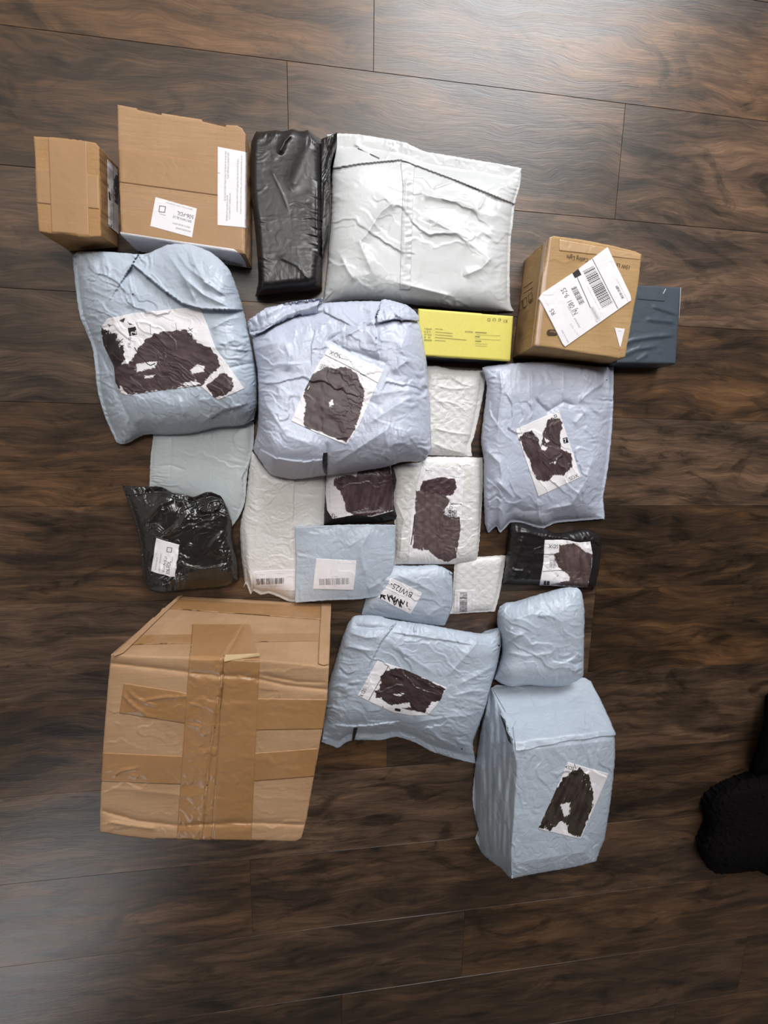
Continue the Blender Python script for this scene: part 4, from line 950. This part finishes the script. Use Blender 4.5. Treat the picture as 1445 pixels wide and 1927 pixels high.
paper2('shipping_label', t, [b19], [textop('BWI25-', (778, 1116), 15.5, 207, wide=.95), strokeop([(766, 1133), (765, 1138), (766, 1141)], .8, col=K*.4), strokeop([(761, 1131), (758, 1137), (754, 1128), (752, 1141), (748, 1127), (744, 1137), (747, 1128), (741, 1134), (744, 1123), (739, 1128), (742, 1138)], .75, col=K*.4),
        strokeop([(757, 1135), (752, 1132), (755, 1142)], .9, col=K*.4), strokeop([(737, 1120), (740, 1130), (734, 1121), (731, 1128), (729, 1119), (733, 1131)], .9, col=K*.4), strokeop([(722, 1121), (724, 1127), (719, 1121), (716, 1125), (717, 1119), (725, 1121)], .9, col=K*.4),
        strokeop([(737, 1112), (760, 1124)], .25, strength=.6), dashop((785, 1119), 8, 27, .6, 3), dashop((766, 1144), 8, 27, .9, 4, col=tuple(K)), dashop((736, 1107), 18, 27, .4, 6)],
       [(734, 1087), (765, 1101), (794, 1116)], [(794, 1116), (784, 1136), (772, 1155)], [(712, 1124), (742, 1141), (772, 1155)], [(734, 1087), (730, 1100), (712, 1124)], step=.45, label='white label printed BWI25-, upside down, with handwriting')

# tiny bubble envelope
t = thing('bubble_mailer', 'smallest white bubble envelope with narrow upright barcode label, right of the BWI25- bag', 'mailer')
b20 = bag('mailer_body', t, WHITEP, [(856, 1051.5), (905, 1048), (953, 1045)], [(953, 1045), (946, 1088), (939, 1123), (931.5, 1151)], [(846, 1156), (890, 1153), (931.5, 1151)], [(856, 1051.5), (853, 1090), (851, 1133), (846, 1156)],
    ze=.003, top_h=.009, w=(.15,)*4, rim=(3, 5, 3, 2), amp=.0009, scale=25, pucker=.0006, seed=121, extra=bubbles, shrink=.01, smooth=False, step=1.3)
paper2('barcode_label', t, [b20], [barop((879, 1115), 36, 14, 91, 5, .8), dashop((869, 1118), 36, 91, .6, 5) if False else dashop((860, 1116), 34, 91, .6, 7), dashop((888, 1116), 30, 91, .4, 3)],
       [(856, 1110.5), (894.5, 1110.5)], [(894.5, 1110.5), (892, 1152)], [(854, 1153), (892, 1152)], [(856, 1110.5), (854, 1153)], base=WHT*.93, step=.45, label='off-white label with an upright barcode')

# black mailer SDX
t = thing('poly_mailer', 'small black plastic bag with white label reading SDX and 1, below the wide lilac-blue mailer', 'mailer')
b18 = bag('mailer_body', t, BLACKF, [(960, 988), (968, 982), (984, 984), (1002, 990), (1030, 998), (1047, 1003), (1084, 999), (1096, 995), (1116, 999), (1124, 1005)], [(1124, 1005), (1131, 1015), (1131, 1030), (1127, 1072), (1120, 1104), (1113, 1112)],
    [(945, 1099), (975, 1101), (1015, 1101), (1074, 1106), (1106, 1108), (1113, 1112)], [(960, 988), (955, 1024), (951, 1064), (945, 1099)],
    ze=(.012, .016, .02, .02, .01, .006, .004, .01), top_h=.036, w=(.25, .16, .12, .2), ab=(2, 1.5), amp=.0028, scale=28, stretch=2, ang=15, pucker=.004, seed=127, shrink=.1,
    folds=[([(962, 1000), (990, 1002), (1020, 1010), (1060, 1012), (1100, 1018)], 'R', .005, 3), ([(970, 990), (1010, 1003), (1050, 1010)], 'R', .005, 3), ([(985, 1008), (975, 1040), (960, 1080)], 'R', .003, 5), ([(955, 1070), (985, 1075), (1005, 1083)], 'R', .004, 6)])
paper2('shipping_label', t, [b18], [inkop([(1052, 1026), (1078, 1022), (1093, 1030), (1098, 1037), (1114, 1043), (1112, 1060), (1112, 1086), (1106, 1104), (1046, 1100), (1038, 1098.5), (1058, 1094), (1070, 1093), (1072, 1086), (1064, 1077), (1053, 1070), (1044, 1055), (1042, 1043), (1051, 1038)],
        rag=1.6, ang=80, dry=.8, c1=(72, 58, 58), c2=(96, 80, 80), seed=41), textop('SDX', (1050, 1025), 9.5, 182), rectop((1023, 1092), 11, 7.5, 3), textop('1', (1030, 1093), 8, 183, WHT, bold=.1),
        strokeop([(1023, 1043), (1044, 1043)], .3), strokeop([(1021, 1075), (1058, 1073)], .3), barop((1034, 1053), 13, 15, 4, 6, .7, col=(.3, .3, .3))],
       [(1025, 1016), (1065, 1016), (1090, 1021), (1110, 1019)], [(1110, 1019), (1114, 1042), (1112, 1070), (1105, 1104)], [(1015, 1100.5), (1060, 1103), (1105, 1104)], [(1025, 1016), (1022, 1060), (1015, 1100.5)], step=.5, off=.0012, coarse=6, label='white label, right half inked over, reading SDX')

# pillow bag
t = thing('poly_mailer', 'plump unlabelled pillow-shaped blue-grey bag, above the tall boxy bag', 'mailer')
b21 = bag('mailer_body', t, BLUE, [(940, 1142), (952, 1134), (969, 1132), (1011, 1119), (1047, 1109), (1068, 1105), (1084, 1106), (1091, 1110)], [(1091, 1110), (1096, 1121), (1100, 1152), (1099, 1206), (1098, 1268), (1093, 1275)],
    [(930, 1278), (943, 1286), (962, 1292.5), (993, 1289), (1029, 1292), (1065, 1291), (1084, 1282), (1093, 1275)], [(940, 1142), (936, 1155), (935.5, 1175), (942, 1197), (944, 1224), (938, 1253), (930, 1278)],
    ze=(.02, .03, .055, .06, .055, .05, .03, .02), top_h=(.06, .085, .085, .075), w=(.35, .22, .22, .25), ab=(2, 1.35), amp=.0036, scale=36, stretch=2.4, ang=25, pucker=.004, seed=131, pfreq=10, shrink=.2,
    folds=[([(945, 1215), (975, 1196), (990, 1190)], 'R', .005, 5), ([(944, 1225), (990, 1235), (1050, 1228)], 'R', .003, 5), ([(955, 1170), (1000, 1155), (1050, 1160)], 'R', .004, 7), ([(945, 1205), (965, 1180)], 'R', .004, 4)])

# bottom middle bag
t = thing('poly_mailer', 'puffy blue-grey mailer with inked label and black tabs, right of the largest box', 'mailer')
b22 = bag('mailer_body', t, BLUE, [(655, 1172), (667, 1159), (690, 1157), (713, 1159), (733, 1165), (780, 1172), (820, 1178), (870, 1187), (905, 1192), (925, 1190), (942, 1180)],
    [(942, 1180), (943, 1214), (936, 1253), (923, 1294), (913, 1332), (895, 1383), (890, 1400), (895.5, 1438)],
    [(605, 1397), (622, 1403), (637, 1408), (650, 1398), (667, 1393), (718, 1393), (746, 1387), (782, 1398), (813, 1415), (859, 1429), (895.5, 1438)],
    [(655, 1172), (644, 1199), (633, 1237), (618, 1288), (610, 1352), (605, 1397)],
    ze=(.02, .03, .02, .03, .006, .010, .004, .022), top_h=(.055, .06, .06, .07), w=(.2, .17, .3, .22), rim=(0, 0, 14, 0), ab=(2, 1.35), amp=.0036, scale=40, stretch=2.2, ang=25, pucker=.0055, seed=141, pfreq=12, shrink=.13,
    folds=[([(741, 1178), (718, 1207), (695, 1253), (695, 1268)], 'S', .005, 30, 1), ([(735, 1190), (800, 1200), (860, 1208), (895, 1215)], 'S', -.004, 18), ([(620, 1362), (660, 1366), (700, 1364), (755, 1356)], 'S', .005, 16),
           ([(775, 1360), (840, 1350), (900, 1345)], 'R', .003, 5), ([(860, 1290), (900, 1270), (935, 1250)], 'R', .004, 6), ([(850, 1310), (890, 1300), (915, 1302)], 'R', .004, 6), ([(840, 1275), (880, 1230), (905, 1200)], 'R', .004, 6),
           ([(720, 1200), (760, 1230), (800, 1255), (820, 1270)], 'R', .003, 6), ([(662, 1178), (700, 1182), (733, 1180)], 'R', -.006, 4), ([(800, 1365), (840, 1400), (868, 1408)], 'R', .003, 5), ([(656, 1190), (690, 1200), (716, 1198)], 'R', .004, 4), ([(648, 1215), (680, 1222), (705, 1225)], 'R', .004, 4)])
for q_ in ([(740, 1176), (737, 1184), (732, 1186), (735, 1180)], [(938-2, 1214), (938, 1212.5), (940, 1215), (938, 1217)], [(867, 1408), (869, 1406.5), (871, 1408.5), (869, 1410)], [(665, 1369), (673, 1368), (668, 1380), (667, 1393), (662, 1393)]): blots('black_tab', t, [q_], INKM, [b22], .0012)
paper2('shipping_label', t, [b22], [inkop([(717, 1272), (726, 1262), (745, 1257), (770, 1260), (800, 1276), (838, 1297), (829, 1317), (812, 1322), (798, 1341), (780, 1338), (757, 1332), (733, 1325), (708, 1312), (706, 1300), (714, 1295), (716, 1280)],
        holes=[[(738, 1306), (760, 1305), (755, 1309)], [(730, 1327), (770, 1322), (772, 1330), (745, 1334)]], rag=2.8, ang=25, c1=(52, 40, 40), c2=(70, 57, 57), seed=51),
        textop('SDX', (684, 1293), 10, 117, col=K), strokeop([(731, 1253), (712, 1285), (694, 1317)], .35), rectop((743, 1332), 11, 5, 8), strokeop([(720, 1328), (722, 1333)], .3)],
       [(710, 1243), (722, 1247), (760, 1259), (800, 1277), (840, 1294)], [(840, 1294), (828, 1318), (806, 1345)], [(673, 1309), (700, 1322), (740, 1340), (775, 1346), (806, 1345)], [(710, 1243), (692, 1275), (673, 1309)], step=.55, label='white slanted label inked over, reading SDX')

# boxy bag lower right
t = thing('poly_mailer', 'tall boxy blue-grey bag with folded top flap, lowest parcel at the right', 'mailer')
def wall23(X, Y, U, V, Z):
    d, sg, tt = polyline_d(X, Y, [(921, 1290), (942, 1335), (966, 1400), (973, 1445), (968, 1528), (962, 1603), (964, 1656)])
    yr = Y-(1405-(X-969)*.12)                        # the folded flap slopes up from the far end to this edge
    hh = np.interp(yr, [-118, -100, -60, -10, 10, 60, 240], [.012, .035, .085, .142, .150, .152, .155])
    left = sg > 0                                    # towards the left of the ridge, the bag side slopes to the floor
    wid = np.interp(Y, [1290, 1340, 1445, 1550, 1610, 1656], [4, 36, 80, 72, 55, 20])
    f = np.clip(1-d/wid, 0, 1)
    e = np.clip(np.minimum((1-U)*8, (1-V)*9+.25), 0, 1)**.5
    top = hh*(.86+.14*e)
    cr = .0034*crumple(X, Y, 152, 46, 70, 2.0)
    side = .004+(hh-.004)*f**.72+.0045*noise(X/9, Y/60, 8)*np.clip(np.minimum(f, 1-f)*5, 0, 1)
    return np.where(left, side, top)+cr*np.where(left, .8, 1)-.006*np.exp(-d/7)*0
b23 = bag('mailer_body', t, BLUE, [(921, 1297), (935, 1289), (960, 1290), (1030, 1288), (1070, 1280), (1097, 1275), (1112, 1282)],
    [(1112, 1282), (1127, 1313), (1147, 1356), (1156, 1384), (1157, 1431), (1149, 1507), (1138, 1577), (1129, 1600), (1122, 1621)],
    [(894, 1578), (900, 1592), (907, 1606), (925, 1622), (941, 1633), (955, 1648), (964, 1653), (999, 1646), (1040, 1639), (1085, 1631), (1122, 1621)],
    [(921, 1297), (915, 1335), (902, 1389), (891.5, 1464), (889, 1507), (896, 1545), (902, 1568), (894, 1578)],
    ze=.1, top_h=.1, w=(0,)*4, amp=0, pucker=0, seed=151, extra=wall23, step=1.6, shrink=.06, nring=10)
def flaplift(X, Y, U, V): return .0022+.002*crumple(X, Y, 155, 40, 10, 2)+.0012*np.sin(U*20)*V
sheet('top_flap', t, BLUE, [(926, 1296), (960, 1292), (1030, 1290), (1075, 1283), (1108, 1280)], [(1108, 1280), (1127, 1314), (1147, 1358), (1156.5, 1382)], [(969, 1411), (997, 1408), (1052, 1395), (1117, 1386), (1156.5, 1382)],
      [(926, 1296), (948, 1335), (965, 1370), (969, 1411)], [b23], .0012, 1.8, lift=flaplift, thick=.0005)['label'] = 'wide flap folded over the top of the bag'
blots('open_slit', t, [[(942, 1343), (950, 1347), (955, 1364), (964, 1400), (958, 1394), (951, 1370)]], INKM, [b23], .0022)
sheet('film_corner', t, BLUE, [(941, 1340), (950, 1341), (969, 1355)], [(969, 1355), (960, 1372), (964, 1392)], [(955, 1375), (964, 1392)], [(941, 1340), (950, 1355), (955, 1375)], [b23], .003, 1.7, lift=lambda X, Y, U, V: .005+.004*crumple(X, Y, 158, 12), thick=.0006)
paper2('shipping_label', t, [b23], [inkop([(1059, 1462), (1075, 1452), (1090, 1444), (1108, 1460), (1116, 1496), (1115, 1518), (1091, 1576), (1070, 1567), (1064, 1548), (1054, 1545), (1034, 1563), (1014, 1556), (1027, 1524), (1040, 1494)],
        holes=[[(1054, 1514), (1062, 1510), (1072, 1510), (1071, 1532), (1062, 1537), (1059, 1528)]], rag=3.2, ang=112, dry=.4, c1=(46, 38, 34), c2=(66, 57, 52), seed=61),
        textop('SDX', (1081, 1443), 10, 193), strokeop([(1080, 1436), (1083, 1446)], .4)],
       [(1068.5, 1434), (1105, 1445), (1144.5, 1456)], [(1144.5, 1456), (1120, 1514), (1092, 1578)], [(1012.5, 1559), (1050, 1568), (1092, 1578)], [(1068.5, 1434), (1040, 1500), (1012.5, 1559)], step=.6, label='white slanted label blackened with marker')

# ---------------------------------------------------------------- dark things at the right edge
def fuzzy():
    m, nt, b = newmat('black_plush'); L = nt.links.new
    tc = node(nt, 'ShaderNodeTexCoord'); n = node(nt, 'ShaderNodeTexNoise'); n.inputs['Scale'].default_value = 260; n.inputs['Detail'].default_value = 4; L(tc.outputs['Object'], n.inputs['Vector'])
    bp = node(nt, 'ShaderNodeBump'); bp.inputs['Strength'].default_value = 1; bp.inputs['Distance'].default_value = .004; L(n.outputs['Fac'], bp.inputs['Height']); L(bp.outputs[0], b.inputs['Normal'])
    b.inputs['Base Color'].default_value = lin(13, 9, 11); b.inputs['Roughness'].default_value = .95; b.inputs['Specular IOR Level'].default_value = .1
    return m
PLUSH = fuzzy()
t = thing('plush_slipper', 'fluffy black slipper lying on the wood floor at the lower right edge', 'slipper')
def fuzz(X, Y, U, V, Z): return Z+.0022*noise(X/2.2, Y/2.2, 6)+.003*noise(X/7, Y/7, 9)
so = bag('plush_upper', t, PLUSH, [(1352, 1488), (1375, 1476), (1410, 1462), (1450, 1452), (1500, 1450)], [(1500, 1450), (1530, 1520), (1535, 1600), (1500, 1660)], [(1330, 1632), (1350, 1645), (1390, 1643), (1427, 1640), (1460, 1655), (1500, 1660)],
    [(1352, 1488), (1334, 1504), (1327, 1522), (1332, 1556), (1318, 1590), (1319, 1612), (1330, 1632)], ze=.02, top_h=.055, w=(.3, .3, .3, .3), amp=.001, pucker=.001, seed=161, extra=fuzz, wig=2, step=2, shrink=.05)
sheet('slipper_sole', t, PLUSH, [(1345, 1500), (1500, 1465)], [(1500, 1465), (1500, 1650)], [(1335, 1625), (1500, 1650)], [(1345, 1500), (1335, 1625)], [so], .0003, 8)
t = thing('floor_cushion', 'very dark cushion with thin pale piping, touching the fluffy black slipper', 'cushion')
DKC = film('black_fabric', lin(15, 12, 16), .9, .3, 200, .02, spec=.1)
cu = bag('cushion_body', t, DKC, [(1445, 1310), (1500, 1295), (1580, 1290)], [(1580, 1290), (1600, 1400), (1600, 1500)], [(1411, 1462), (1445, 1452), (1520, 1455), (1600, 1500)], [(1445, 1310), (1432, 1377), (1419, 1422), (1411, 1462)],
    ze=(.01, .03, .05, .05, .05, .02, .002, .002), top_h=.07, w=(.2, .2, .2, .3), amp=.001, pucker=.001, seed=166, step=2.4, shrink=.05)
blots('piping', t, [line_q(1408+4, 1459+2, 1460, 1500, .8)], plain('pale_piping', lin(96, 88, 92), .6), [so], .0015)
